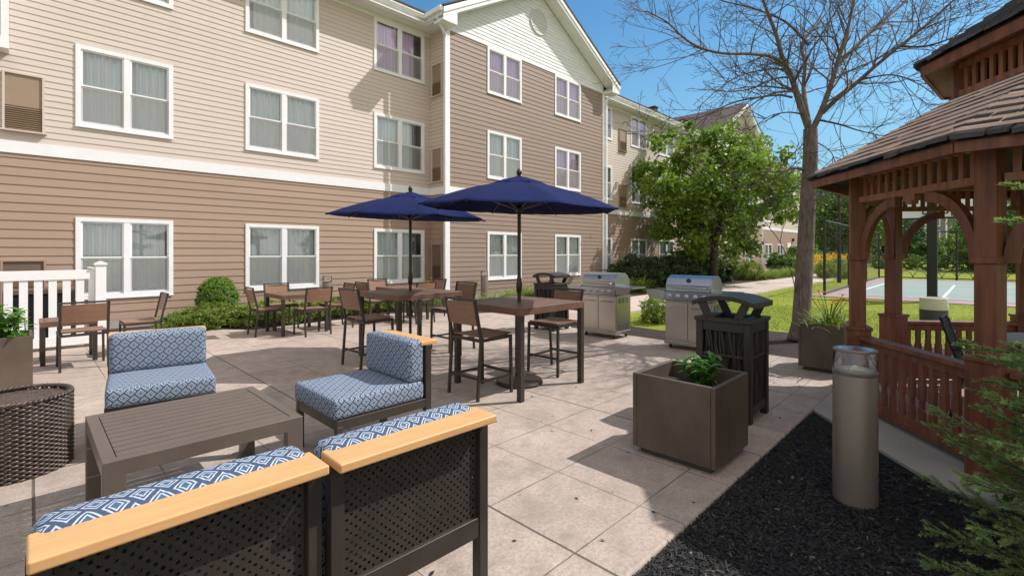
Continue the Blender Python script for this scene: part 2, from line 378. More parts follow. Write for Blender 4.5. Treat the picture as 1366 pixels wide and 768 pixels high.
# ------------------------------------------------------------------ ground, patio, walks
def sheet(name, poly, z, mat, thick=0):
    mb=MB()
    if thick: mb.prism(poly,z-thick,z)
    else: mb.add([(x,y,z) for x,y in poly],[tuple(range(len(poly)))])
    return tag(mb.build(name,mat),kind='structure')
sheet('ground',[(-300,-300),(600,-300),(600,500),(-300,500)],-.05,M['lawn'])
PAT=[(-9,1.14),(7.42,1.14),(7.42,5.7),(7.9,6.2),(9.2,6.25),(9.2,8.3),(8.0,8.45),(7.2,8.8),(6.7,9.8),(6.0,10.05),(3.0,9.8),(2.4,10.5),(1.9,11.25),(.4,11.45),(-9,11.5)]
patio=MB().prism(PAT,-.14,0).build('patio',M['patio'],bevel=.02); tag(patio,kind='structure')
PATH=[(9.2,6.25),(12,6.2),(15,6.0),(19,5.85),(24,5.95),(28,5.8),(33,5.9),(40,6.6),(55,9.5),(55,11),(40,8.7),(32,8.05),(26,8.15),(20,8.25),(14,8.3),(9.2,8.3)]
sheet('path',PATH,-.004,M['path'],.1)
GC=Vector((5.98,-.84,0)); GA=R(152.5)
def octo(r,k0=0): return [(GC.x+r*math.cos(GA-R(45)*k),GC.y+r*math.sin(GA-R(45)*k)) for k in range(8)]
sheet('gazebo_walk',octo(2.23),-.008,M['concrete_walk'],.1)
sheet('far_sidewalk',[(50,-40),(51.6,-40),(52.4,6),(53,14),(51.5,14),(50.9,6)],-.03,M['path'])
# planting beds
sheet('mulch_bed',[(-7,-5),(6.4,-5),(6.4,1.2),(-7,1.2)],-.03,M['mulch'])
sheet('mulch_strip',[(7.3,-2.5),(9.6,-2.5),(10.0,.8),(9.9,2.9),(9.0,3.6),(8.5,4.4),(8.6,5.6),(8.9,6.2),(7.3,6.3)],-.034,M['mulch2'])
sheet('building_bed',[(-1,9.5),(2,9.5),(9.1,8.2),(28,8.2),(33,8.0),(54,10.6),(54,12.3),(-1,12.3)],-.026,M['mulch2'])
def nz(p,s,a): return noise.noise(Vector(p)*s)*a
# loose chips on the black mulch (nobody could count them)
def chips(name,n,inside,z,seed,s0,s1,mat):
    r=rng(seed); mb=MB(); k=0
    while k<n:
        x,y=inside(r)
        if x is None: continue
        k+=1; l=r.uniform(s0,s1)*(1.7 if r.random()<.04 else 1); w=l*r.uniform(.2,.5); a=r.uniform(0,PI); tx=r.gauss(0,.35); ty=r.gauss(0,.35)
        zz=z+r.uniform(-.003,.014)
        ca,sa=math.cos(a),math.sin(a); h=w*.35
        pts=[(-l,-w*.6,0),(l*.9,-w,0),(l,w*.5,0),(-l*.8,w,0),(-l*.7,-w*.2,h),(l*.7,0,h)]
        vs=[(x+ca*px-sa*py, y+sa*px+ca*py, zz+pz+px*tx+py*ty) for px,py,pz in pts]
        mb.add(vs,[(0,1,5,4),(1,2,5),(2,3,4,5),(3,0,4)])
    return tag(mb.build(name,mat),'loose shredded mulch chips in the bed','mulch',kind='stuff')
def in_mulch(r):
    while True:
        x=r.uniform(1.2,5.2); y=1.15-abs(r.random()**1.2)*3.2+(abs(r.gauss(0,.05)) if r.random()<.05 else 0)
        d=Vector((x-GC.x,y-GC.y)).length
        if d<2.2: continue
        c=FWD.x*x+FWD.y*y; rr=RGT.x*x+RGT.y*y
        if c<1.6 or abs(rr/c)>1.15: continue
        if r.random()>min(1,(3.2/c)): continue
        return x,y
chips('mulch_chips',42000,in_mulch,-.03,5,.004,.014,M['chips'])

# dry leaves and crumbs blown onto the slabs
r=rng(91); mb=MB()
for i in range(110):
    x=r.uniform(-1,6.8); y=1.2+abs(r.gauss(0,2.6)); 
    if y>9.5: continue
    a=r.uniform(0,2*PI); l=r.uniform(.006,.02); w=l*r.uniform(.3,.6); c_,s_=math.cos(a),math.sin(a)
    q=[(-l,0,.002),(0,-w,.004),(l,0,.008*r.random()+.002),(0,w,.006)]
    mb.add([(x+c_*px-s_*py,y+s_*px+c_*py,.001+pz) for px,py,pz in q],[(0,1,2,3)])
tag(mb.build('leaf_litter',M['chips']),'scattered dry leaf bits and crumbs on the patio slabs','leaf litter',kind='stuff')
# ------------------------------------------------------------------ hotel building
hotel=empty('hotel_building',(0,12,0),0,'three storey hotel with beige lap siding over brown ground floor and white gabled wings','building')
H0=Vector((0,-12,0))   # parts are modelled in world coordinates, shifted to the empty
def hp(mb,name,mat,**k):
    o=mb.build(name,mat,hotel,**k); o.location=H0; return o
def siding(mb,P,u0,u1,z0,z1,step,openings=(),mi=0,d=.013):
    z=z0; rj=rng(int(u0*10+z0*7)+5)
    while z<z1-1e-4:
        zt=min(z+step,z1)
        jt=[]; x=u0+rj.uniform(.5,3.6)
        while x<u1: jt.append(x); x+=3.66
        us=sorted({u0,u1,*jt,*[min(max(v,u0),u1) for v in ()],*[min(max(v,u0),u1) for o in openings for v in o[:2] if not(o[3]<=z or o[2]>=zt)]})
        for a,b in zip(us,us[1:]):
            if b-a<1e-4: continue
            c=(a+b)/2; segs=[(z,zt)]
            for o in openings:
                if o[0]<c<o[1]:
                    ns=[]
                    for s0,s1 in segs:
                        if o[3]<=s0 or o[2]>=s1: ns.append((s0,s1)); continue
                        if o[2]>s0: ns.append((s0,o[2]))
                        if o[3]<s1: ns.append((o[3],s1))
                    segs=ns
            for s0,s1 in segs:
                d0=d*(1-(s0-z)/step); d1=d*(1-(s1-z)/step)*.999+.001
                mb.add([P(a,0,s0),P(b,0,s0),P(b,d0,s0),P(a,d0,s0),P(a,d1,s1),P(b,d1,s1)],[(0,1,2,3),(3,2,5,4)],mi)
        z+=step
def front(y): return lambda u,d,z:(u,y-d,z)
def side(x): return lambda u,d,z:(x-d,u,z)
FL=[(.575,1.53),(3.79,1.52),(6.48,1.47)]       # sill height, window height of each storey
WIN=[]                                          # (x centre, width, sill, height, wall y)
mainw=[(1.39,1.5),(4.35,1.69),(7.56,1.66)]
backw=[(17.75,1.6),(20.92,1.5),(23.75,1.65),(26.6,1.55)]
endw=[(40.4,1.8),(43.4,1.5),(48.6,1.6)]
leftw=[(-3.6,1.6),(-7.2,1.6)]
wing=lambda o:[(11.0+o,1.56),(14.33+o,1.56)]
YW=11.2
for s,h in FL:
    for x,w in mainw+backw+endw+leftw: WIN.append((x,w,s,h,12.0))
    for x,w in wing(0)+wing(19.4): WIN.append((x,w,s,h,YW))
def ops(y,lo,hi): return [(x-w/2+.03,x+w/2-.03,s+.03,s+h-.03) for x,w,s,h,yy in WIN if yy==y and lo<x<hi]
SPANS=[(-12,8.62,12.0),(8.62,16.7,YW),(16.7,28.02,12.0),(28.02,36.1,YW),(36.1,52,12.0)]
lower=MB(); lower_w=MB(); upper=MB(); upper_w=MB(); band=MB(); base=MB(); white=MB()
for i,(a,b,y) in enumerate(SPANS):
    op=ops(y,a,b); lower=MB(); upper=MB(); lower_w=MB(); upper_w=MB()
    siding(lower_w if i==1 else lower,front(y),a,b,.15,3.17,.155 if y==12 else .145,op)
    tgt=upper_w if i==1 else upper
    siding(tgt,front(y),a,b,3.38,7.95,.145 if i==1 else .114,op,0,.013 if i==1 else .0105)
    for mb_,nm,mt in ((lower,'lower_wall','brown'),(upper,'upper_wall','beige'),(lower_w,'gable_wing_wall','brown2'),(upper_w,'gable_wing_wall','brown2')):
        if mb_.v: hp(mb_,nm,M[mt])
    band.box((a,y-.03,3.17),(b,y+.02,3.38)); base.box((a,y-.01,-.1),(b,y+.1,.15))
    if y==12: hp(MB().box((a,y-.022,7.93),(b,y+.02,8.07)),'frieze_board',M['white'])
for x in (8.62,28.02):
    lower=MB(); upper=MB()
    siding(lower,side(x),YW,12,.15,3.17,.155); siding(upper,side(x),YW,12,3.38,8.05,.114,(),0,.013)
    hp(lower,'lower_wall',M['brown']); hp(upper,'upper_wall',M['beige'])
    band.box((x-.03,YW-.03,3.171),(x+.02,11.97,3.379)); base.box((x-.01,YW,-.1),(x+.1,12,.149))
for x in (16.7,36.1):
    lower=MB(); upper=MB()
    siding(lower,lambda u,d,z,x=x:(x+d,u,z),YW,12,.15,3.17,.155); siding(upper,lambda u,d,z,x=x:(x+d,u,z),YW,12,3.38,8.05,.114); hp(lower,'lower_wall',M['brown']); hp(upper,'upper_wall',M['beige'])
lower=MB(); upper=MB()
siding(upper,lambda u,d,z:(52+d,u,z),12,22,3.38,8.05,.114); siding(lower,lambda u,d,z:(52+d,u,z),12,22,.15,3.17,.155)
hp(lower,'lower_wall',M['brown']); hp(upper,'upper_wall',M['beige']); 
hp(band,'band_board',M['white']); hp(base,'foundation',M['concrete_walk'])
# shell behind (back wall, floor slabs) so nothing is see-through
shell=MB(); shell.box((-12,21.9,0),(52,22.1,8.1)); shell.box((-12.1,12,0),(-11.9,22,8.1))
hp(shell,'rear_wall',M['beige'])
# gables
SL=.57
def gable(x0,x1,shingle):
    xc=(x0+x1)/2; e0=x0-.47; e1=x1+.47
    top=lambda x:8.27+SL*(min(x-e0,e1-x)); und=lambda x:top(x)-.24
    g=MB()
    if shingle:
        g.box((x0,YW-.028,7.95),(x1,YW+.02,8.0)); zz=8.0
    else: zz=7.95
    st=.118; r=rng(3)
    z=zz
    while z<und(xc)-.02:
        zt=z+st
        def lim(h): return max(x0,e0+(h-8.03)/SL), min(x1,e1-(h-8.03)/SL)
        a0,b0=lim(z); a1,b1=lim(zt)
        if a1>b1: a1=b1=xc
        if b0>a0:
            if shingle:
                x=a0
                while x<b0-.01:
                    w=r.uniform(.16,.34); xe=min(x+w,b0); dz=r.uniform(.011,.017)
                    xa=max(x,a1) if x<a1 else min(x,b1); xb=min(max(xe,a1),b1)
                    g.add([(x+.003,YW,z),(xe,YW,z),(xe,YW-dz,z),(x+.003,YW-dz,z),(min(xa+.003,b1),YW-.001,zt),(max(xb,a1),YW-.001,zt)],[(0,1,2,3),(3,2,5,4)])
                    g.add([(x+.003,YW-dz,z),(x,YW-.001,z),(min(xa+.003,b1),YW-.001,zt)],[(0,1,2)])
                    x=xe
                g.add([(a0,YW+.003,z),(b0,YW+.003,z),(b1,YW+.003,zt),(a1,YW+.003,zt)],[(0,1,2,3)])
            else:
                g.add([(a0,YW,z),(b0,YW,z),(b0,YW-.013,z),(a0,YW-.013,z),(a1,YW,zt),(b1,YW,zt)],[(0,1,2,3),(3,2,5,4)])
        z=zt
    hp(g,'gable_wall',M['gable'] if shingle else M['beige'])
    # rake boards, soffit, returns
    rk=MB(); Yf=YW-.47
    for (xa,xb) in ((e0,xc),(e1,xc)):
        za,zb=top(xa),top(xb)
        for (dy0,dy1,h0,h1) in ((Yf-.03,Yf,.0,.15),(Yf,Yf+.03,.06,.27),(Yf+.03,YW-.03,.235,.262)):
            v=[(xa,dy0,za-h0),(xb,dy0,zb-h0),(xb,dy0,zb-h1),(xa,dy0,za-h1),(xa,dy1,za-h0),(xb,dy1,zb-h0),(xb,dy1,zb-h1),(xa,dy1,za-h1)]
            rk.add(v,[(0,1,2,3),(4,5,6,7),(0,1,5,4),(3,2,6,7),(0,3,7,4),(1,2,6,5)])
        sgn=1 if xa==e0 else -1
        rk.box((min(xa,xa+sgn*.5),Yf+.031,7.93),(max(xa,xa+sgn*.5),YW-.031,8.02))
        rk.add([(xa,Yf+.004,7.93),(xa+sgn*.5,Yf+.004,7.93),(xa+sgn*.5,Yf+.004,8.02+SL*.45),(xa,Yf+.004,8.25),(xa,Yf+.031,7.93),(xa+sgn*.5,Yf+.031,7.93),(xa+sgn*.5,Yf+.031,8.02+SL*.45),(xa,Yf+.031,8.25)],
            [(0,1,2,3),(4,5,6,7),(0,1,5,4),(0,3,7,4),(1,2,6,5)])
    hp(rk,'rake_trim',M['white'])
    vt=MB(); Mv=TR(xc,YW-.02,9.53)@Matrix.Rotation(R(90),4,'X')
    vt.lathe([(.40,0),(.40,.02),(.43,.03),(.45,.025),(.45,-.01)],n=40,M=Mv,caps=False); 
    for k in range(-4,5):
        hw=math.sqrt(max(0,.40**2-(k*.09)**2)); vt.box((xc-hw,YW-.035,9.53+k*.09-.03),(xc+hw,YW-.02,9.53+k*.09+.03))
    vt.add([(xc+.42*math.cos(a*PI/12),YW-.018,9.53+.42*math.sin(a*PI/12)) for a in range(24)],[tuple(range(24))])
    hp(vt,'gable_vent',M['ventgrey'])
    rf=MB()
    for (xa,xb) in ((e0-.02,xc),(e1+.02,xc)):
        za,zb=8.29+SL*0,8.29+SL*(xc-e0)
        v=[]
        for dz in (0,.05): v+=[(xa,Yf-.05,za+dz),(xb,Yf-.05,zb+dz),(xb,17,zb+dz),(xa,17,za+dz)]
        rf.add(v,[(0,1,2,3),(4,5,6,7),(0,1,5,4),(0,3,7,4)])
    return rf
roof=gable(8.62,16.7,True); r2=gable(28.02,36.1,False)
roof.add(r2.v,r2.f)
ZR=8.3; RY=17.2
for k,(dz) in enumerate((0,.05)):
    roof.add([(-12.3,11.45,ZR+dz),(52.3,11.45,ZR+dz),(52.3,RY,ZR+3.1+dz),(-12.3,RY,ZR+3.1+dz),(52.3,22.6,ZR+dz),(-12.3,22.6,ZR+dz)],[(0,1,2,3),(3,2,4,5)])
roof.box((-12.3,11.45,ZR+.001),(52.3,11.46,ZR+.049))
hp(roof,'roof',M['roof'])
# second wing of the hotel carries the tall brown roof seen over the leafy tree
# eaves: soffit, fascia, gutter
sof=MB(); gut=MB()
def gutx(a,b):
    global gut
    prof=[(11.47,8.30),(11.46,8.26),(11.49,8.19),(11.50,8.17),(11.575,8.17),(11.575,8.30)]
    n=len(prof); gut.add([(a,y,z) for y,z in prof]+[(b,y,z) for y,z in prof],[(i,(i+1)%n,n+(i+1)%n,n+i) for i in range(n)]+[tuple(range(n)),tuple(range(n,2*n))])
for a,b in ((-12,8.15),(17.17,27.55),(36.57,52.2)):
    sof=MB(); gut=MB(); sof.box((a,11.5,8.05),(b,11.998,8.075)); sof.box((a,11.58,8.02),(b,11.61,8.28)); gutx(a,b); hp(sof,'soffit',M['white']); hp(gut,'gutter',M['white'])
for x,s in ((8.15,1),(17.17,-1),(27.55,1),(36.57,-1)):
    sof=MB(); gut=MB(); sof.box((min(x,x+s*.5),10.78,8.051),(max(x,x+s*.5),11.99,8.074)); gut.box((min(x,x-s*.11),10.74,8.17),(max(x,x-s*.11),11.5,8.3)); sof.box((min(x,x+s*.03),10.74,8.02),(max(x,x+s*.03),11.6,8.26)); hp(sof,'soffit',M['white']); hp(gut,'gutter',M['white'])
# corner boards and downspouts
for i,x in enumerate((8.62,16.7,28.02,36.1)):
    s=1 if i%2==0 else -1
    cb=MB(); cb.box((min(x-s*.035,x+s*.1),YW-.035,.05),(max(x-s*.035,x+s*.1),YW-.002,7.94)); cb.box((min(x,x-s*.035),YW-.002,.05),(max(x,x-s*.035),YW+.1,8.04))
    hp(cb,'corner_board',M['white'])
    ds=MB(); xx=x-s*.09
    for p,q in (((x-s*.47,10.98,8.17),(x-s*.47,10.98,8.02)),((x-s*.47,10.98,8.03),(xx,11.12,7.70)),((xx,11.12,7.72),(xx,11.12,.25)),((xx,11.12,.27),(xx-s*.16,11.08,.12))):
        ds.bar(p,q,.075,.06)
    hp(ds,'downspout',M['white'])
hp(MB().box((-12,11.96,3.171),(-11.9,12,3.379)),'end_trim',M['white'])
# left bay that shows at the frame edge
bay=MB(); siding(bay,front(11.72),-2.6,-.235,5.05,8.05,.114); siding(bay,lambda u,d,z:(-.235+d,u,z),11.72,12,5.05,8.05,.114)
hp(bay,'bay_wall',M['beige'])
bt=MB(); bt.box((-.30,11.69,5.051),(-.21,11.719,8.05)); bt.box((-.2345,11.719,5.051),(-.21,11.98,8.05)); bt.box((-2.6,11.685,4.87),(-.205,11.985,5.05)); hp(bt,'bay_trim',M['white'])
# windows ------------------------------------------------------
WC={}
def win_meshes(w,h):
    k=(round(w,2),round(h,2))
    if k in WC: return WC[k]
    fr=MB(); c=.075; hw=w/2
    for sx in (-1,1): fr.box((min(sx*hw,sx*(hw-c)),-.030,0),(max(sx*hw,sx*(hw-c)),.07,h))
    fr.box((-hw+c,-.030,h-c),(hw-c,.07,h)); fr.box((-hw+c,-.030,0),(hw-c,.07,c))
    fr.box((-hw-.005,-.040,-.012),(hw+.005,-.0305,.02))
    m=.05; fr.box((-m,-.026,c),(m,.07,h-c))
    gl=MB(); sc=MB(); 
    for sx in (-1,1):
        a,b=sorted((sx*m,sx*(hw-c)))
        for (z0,z1,y) in ((c,h/2,.012),(h/2,h-c,-.008)):
            s=.028
            fr.box((a,y,z0),(a+s,y+.03,z1)); fr.box((b-s,y,z0),(b,y+.03,z1)); fr.box((a+s,y,z0),(b-s,y+.03,z0+s+(.0 if z0>c else .012))); fr.box((a+s,y,z1-s),(b-s,y+.03,z1))
            gl.add([(a+s,y+.015,z0+s),(b-s,y+.015,z0+s),(b-s,y+.015,z1-s),(a+s,y+.015,z1-s)],[(0,1,2,3)])
        sc.add([(a,-.002,c+.012),(b,-.002,c+.012),(b,-.002,h/2-.002),(a,-.002,h/2-.002)],[(0,1,2,3)])
    WC[k]=(fr,gl,sc); return WC[k]
def curtain(w,h,seed,gap):
    r=rng(seed); mb=MB(); hw=w/2-.06; n=int(w*70); vs=[]
    ph=r.uniform(0,6); xs=[-hw+2*hw*i/n for i in range(n+1)]
    for i,x in enumerate(xs):
        y=.125+.040*math.sin(x*52+ph+1.2*math.sin(x*7+ph))+.012*math.sin(x*23+ph*2)
        vs+=[(x,y,.06),(x,y+.004*math.sin(x*31),h-.06)]
    fs=[]
    for i in range(n):
        if gap and gap[0]<(xs[i]+hw)/(2*hw)<gap[1]: continue
        fs.append((2*i,2*i+2,2*i+3,2*i+1))
    return mb.add(vs,fs)
made={}
for i,(x,w,s,h,y) in enumerate(sorted(WIN)):
    k=(round(w,2),round(h,2)); fr,gl,sc=win_meshes(w,h)
    if k in made:
        f0,g0,s0,r0=made[k]; f=f0.copy(); COL.objects.link(f); g=g0.copy(); COL.objects.link(g); q=s0.copy(); COL.objects.link(q); rm=r0.copy(); COL.objects.link(rm)
        for ch in (g,q,rm): ch.parent=f
    else:
        f=fr.build('window',M['white'],hotel); g=gl.build('pane',M['glass'],f); q=sc.build('insect_screen',M['screen'],f)
        b=MB(); hw=w/2-.05
        b.add([(-hw,.075,.05),(hw,.075,.05),(hw,.075,h-.05),(-hw,.075,h-.05),(-hw,.7,.05),(hw,.7,.05),(hw,.7,h-.05),(-hw,.7,h-.05)],[(0,1,5,4),(1,2,6,5),(2,3,7,6),(3,0,4,7),(4,5,6,7)])
        rm=b.build('window_recess',M['room'],f); made[k]=(f,g,q,rm)
    f.location=Vector((x,y,s))+H0
    lil=(s>6 and x>6) or (s>3 and 14<x<17) or (s>3 and 20<x<22) 
    gap={5:(.46,.53),11:(-.1,.08),23:(.47,.52),31:(.9,1.1),37:(.44,.5)}.get(i)
    if abs(x-7.56)<.1: gap=(.82,1.1)
    c=curtain(w,h,i+3,gap).build('curtain',M['curtain2'] if lil else M['curtain'],f,smooth='all')
# wall air-conditioner grilles
def ac(loc,w,h,mat,rz=0,split=.42):
    fr=MB(); hw=w/2
    for sx in (-1,1): fr.box((min(sx*hw,sx*(hw-.03)),-.045,0),(max(sx*hw,sx*(hw-.03)),.03,h))
    fr.box((-hw+.03,-.045,h-.03),(hw-.03,.03,h)); fr.box((-hw-.03,-.075,-.025),(hw+.03,.03,.0))
    o=fr.build('grille_frame',mat[0],hotel); o.location=Vector(loc)+H0; o.rotation_euler=(0,0,rz)
    pn=MB(); pn.box((-hw+.03,-.02,h*split),(hw-.03,.02,h-.03)); pn.build('panel',mat[1],o)
    lv=MB(); n=max(6,int(h*split/.035))
    for i in range(n):
        z=.01+(h*split-.02)*i/n
        lv.add([(-hw+.03,-.012,z),(hw-.03,-.012,z),(hw-.03,-.035,z+.012),(-hw+.03,-.035,z+.012),(hw-.03,-.012,z+.026),(-hw+.03,-.012,z+.026)],[(0,1,2,3),(3,2,4,5)])
    lv.add([(-hw+.03,-.002,0),(hw-.03,-.002,0),(hw-.03,-.002,h*split),(-hw+.03,-.002,h*split)],[(0,1,2,3)])
    lv.build('louvre',mat[1],o)
T2=(M['beige'],M['tan']); T3=(M['brown'],M['brownac'])
ac((-.03,11.985,3.57),.52,1.0,T2); ac((-.03,11.985,.5),.56,.82,T3)
for z,h in ((3.55,1.0),(6.1,.95)): ac((8.605,11.62,z),.5,h,T2,R(-90)); 
ac((8.605,11.62,.6),.5,1.1,T3,R(-90))
for z in (3.57,6.13): ac((19.42,11.985,z),.62,1.0,(M['tan'],M['tan']),0,.0001+.45)
# roof vents
for x in (6.6,16.6,19.2,23.5,27.0):
    v=MB(); zb=ZR+(12.6-11.45)*.54; v.box((x-.17,12.45,zb-.1),(x+.17,12.8,zb+.22)); v.box((x-.21,12.40,zb+.22),(x+.21,12.84,zb+.26)); hp(v,'roof_vent',M['roof'])
# end door of the far section
dr=MB(); dr.box((45.3,11.95,.15),(46.3,11.99,2.25)); d=hp(dr,'door',M['white'])
wl_=MB(); wl_.box((46.8,11.85,2.4),(47.0,11.99,2.65)); hp(wl_,'wall_lamp',M['blackmetal'])
# ------------------------------------------------------------------ lounge chairs
def cushion(name,mat,parent,a,b,bev=.035,puff=.008,seed=0):
    bm=bmesh.new(); bmesh.ops.create_cube(bm,size=1)
    d=[b[i]-a[i] for i in range(3)]; c=[(a[i]+b[i])/2 for i in range(3)]
    for v in bm.verts: v.co=Vector((v.co.x*d[0],v.co.y*d[1],v.co.z*d[2]))
    bmesh.ops.bevel(bm,geom=bm.edges[:],offset=bev,segments=4,profile=.6,affect='EDGES')
    bmesh.ops.triangulate(bm,faces=[f for f in bm.faces if len(f.verts)>4])
    big=[f for f in bm.faces if f.calc_area()>.02]
    es=list({e for f in big for e in f.edges})
    bmesh.ops.subdivide_edges(bm,edges=es,cuts=9,use_grid_fill=True)
    for v in bm.verts:
        q=[min(1,abs(v.co[i])/(d[i]/2)) for i in range(3)]
        for i in range(3):
            j,k=[m for m in range(3) if m!=i]
            if q[i]>.98: v.co[i]*=1+puff*2/d[i]*(1-q[j]**2)*(1-q[k]**2)
        n_=noise.noise(v.co*9+Vector((seed*7,0,0)))*.004
        v.co+=Vector(c); v.co.z+=n_
    me=bpy.data.meshes.new(name); bm.to_mesh(me); bm.free(); me.materials.append(mat)
    me.polygons.foreach_set('use_smooth',[True]*len(me.polygons))
    o=bpy.data.objects.new(name,me); COL.objects.link(o); o.parent=parent; return o
def perforated(w,h,pitch,r,t=.003):
    # sheet in the XZ plane with real round holes in a staggered grid
    mb=MB(); nx=int(w/pitch); px=w/nx; ph=pitch*.5; nz=int(h/ph); pzh=h/nz; n=8
    def cell(x0,x1,z0,z1,hole):
        if not hole: mb.add([(x0,0,z0),(x1,0,z0),(x1,0,z1),(x0,0,z1)],[(0,1,2,3)]); return
        cx=(x0+x1)/2; cz=(z0+z1)/2; b=[]
        out=[(x1,cz),(x1,z1),(cx,z1),(x0,z1),(x0,cz),(x0,z0),(cx,z0),(x1,z0)]
        vs=[(x,0,z) for x,z in out]+[(cx+r*math.cos(2*PI*k/n),0,cz+r*math.sin(2*PI*k/n)) for k in range(n)]
        vs+=[(cx+r*math.cos(2*PI*k/n),t,cz+r*math.sin(2*PI*k/n)) for k in range(n)]
        mb.add(vs,[(k,(k+1)%n,n+(k+1)%n,n+k) for k in range(n)]+[(n+k,n+(k+1)%n,2*n+(k+1)%n,2*n+k) for k in range(n)])
    for j in range(nz):
        z0=-h/2+j*pzh; z1=z0+pzh
        if j%2==0:
            for i in range(nx): cell(-w/2+i*px,-w/2+(i+1)*px,z0,z1,True)
        else:
            cell(-w/2,-w/2+px/2,z0,z1,False); cell(w/2-px/2,w/2,z0,z1,False)
            for i in range(nx-1): cell(-w/2+(i+.5)*px,-w/2+(i+1.5)*px,z0,z1,True)
    return mb
def make_lounge(label):
    t=empty('lounge_chair',(0,0,0),0,label,'lounge chair','armless lounge chairs')
    hw=.315
    # origin under the seat centre, facing +Y ; back posts at y=-.36
    for sx in (-1,1):
        MB().box((sx*hw-.0225,.295,0),(sx*hw+.0225,.34,.31)).build('leg',M['bronze'],t,bevel=.003)
        MB().box((sx*hw-.0225,-.405,0),(sx*hw+.0225,-.355,.752)).build('back_post',M['bronze'],t,bevel=.003)
    f=MB()
    f.box((-hw+.0225,.30,.285),(hw-.0225,.336,.352)); f.box((-hw+.0225,-.40,.27),(hw-.0225,-.364,.352))
    for sx in (-1,1): f.box((sx*hw-.021,-.355,.288),(sx*hw+.021,.338,.353))
    f.box((-hw+.022,-.36,.325),(hw-.022,.30,.34)); f.build('seat_frame',M['bronze'],t,bevel=.003)
    pp=perforated(2*hw-.05,.40,.031,.0058); pp.build('back_panel',M['bronze'],t,loc=(0,-.382,.553))
    MB().box((-.335,-.465,.752),(.335,-.315,.784)).build('top_rail',M['rail'],t,bevel=.007,seg=3)
    cushion('seat_cushion',M['fabric'],t,(-.332,-.345,.352),(.332,.355,.487),.03,.006,1)
    cushion('back_cushion',M['fabric'],t,(-.325,-.352,.488),(.325,-.215,.792),.038,.009,2)
    return t
lc=make_lounge('armless lounge chair seen from behind, nearest, its long timber rail running to the left edge')
lc.location=(.335,1.93,0)
lg='armless lounge chairs'
dup(lc,(1.035,1.90,0),R(-1),'armless lounge chair seen from behind with perforated back beside the open concrete')
dup(lc,(1.755,3.33,0),R(90),'armless lounge chair turned sideways with its timber rail towards the bar tables')
dup(lc,(.755,4.665,0),R(173),'armless lounge chair facing forward across the slatted coffee table')
dup(lc,(-.62,8.82,0),R(0),'armless lounge chair by the white picket fence, mostly cut off')
# ------------------------------------------------------------------ slatted coffee table
t=empty('coffee_table',(.70,3.34,0),0,'square taupe metal coffee table with slatted top between the lounge chairs','table')
hx,hy,h=.455,.455,.48
for sx in (-1,1):
    for sy in (-1,1): MB().cbox((sx*(hx-.045),sy*(hy-.03),(h-.07)/2),(.09,.06,h-.07)).build('leg',M['taupe'],t,bevel=.004)
f=MB()
for s in (-1,1):
    f.cbox((0,s*(hy-.0275),h-.0375),(2*hx,.055,.075)); f.cbox((s*(hx-.0275),0,h-.0375),(.055,2*hy-.11,.075))
f.build('frame',M['taupe'],t,bevel=.004)
sl_=MB(); n=10; w=(2*hy-.118)/n
for i in range(n): sl_.cbox((0,-hy+.059+w*(i+.5),h-.012),(2*hx-.116,w-.011,.02))
sl_.build('slatted_top',M['taupe'],t,bevel=.002)
# ------------------------------------------------------------------ wicker drum
def wicker():
    t=empty('wicker_stool',(-.05,4.615,0),0,'round dark brown wicker drum table with sunken woven top','stool')
    mb=MB(); Rr=.285; Hh=.50; rows=34; per=58; rh=(Hh-.03)/rows
    for j in range(rows):
        z=.004+rh*j
        for k in range(per):
            if (k+j)%2: continue
            a0=2*PI*(k-.30)/per; vs=[]; fs=[]; m=4; A=2*PI*1.6/per
            for i in range(m+1):
                u=i/m; a=a0+A*u; rr=Rr-.012+.013*math.sin(PI*u)
                for (dr,dz) in ((0,0),(.006,.35*rh),(.006,.65*rh),(0,rh*1.0)): vs.append(((rr+dr)*math.cos(a),(rr+dr)*math.sin(a),z+dz))
            for i in range(m):
                for q in range(3): fs.append((i*4+q,(i+1)*4+q,(i+1)*4+q+1,i*4+q+1))
            mb.add(vs,fs)
    mb.lathe([(Rr-.016,0),(Rr-.016,Hh-.03)],n=48,caps=True)
    mb.build('woven_side',M['wicker'],t,smooth='all')
    rim=MB(); per=64
    for k in range(per):
        a=2*PI*k/per; pts=[]
        for i in range(5):
            u=i/4; aa=a+2*PI*1.7*u/per; ph=PI*u
            pts.append(((Rr-.014+.012*math.cos(ph))*math.cos(aa),(Rr-.014+.012*math.cos(ph))*math.sin(aa),Hh-.018+.014*math.sin(ph)))
        rim.tube(pts,.010,6)
    rim.build('braided_rim',M['wicker'],t,smooth='all')
    top=MB(); s=.02; n=int(.5/s)
    for i in range(-n//2-1,n//2+2):
        for j in range(-n//2-1,n//2+2):
            x,y=i*s,j*s
            if math.hypot(x,y)>Rr-.03: continue
            o=(i+j)%2; dx,dy=(s*.95,s*.42) if o else (s*.42,s*.95)
            top.add([(x-dx,y-dy,Hh-.034),(x+dx,y-dy,Hh-.034),(x+dx,y+dy,Hh-.034),(x-dx,y+dy,Hh-.034),(x-dx*.5,y-dy*.5,Hh-.028),(x+dx*.5,y-dy*.5,Hh-.028),(x+dx*.5,y+dy*.5,Hh-.028),(x-dx*.5,y+dy*.5,Hh-.028)],[(4,5,6,7),(0,1,5,4),(1,2,6,5),(2,3,7,6),(3,0,4,7)])
    top.lathe([(Rr-.02,0),(Rr-.02,.002)],(0,0,Hh-.0365),40)
    top.build('woven_top',M['wicker'],t)
wicker()
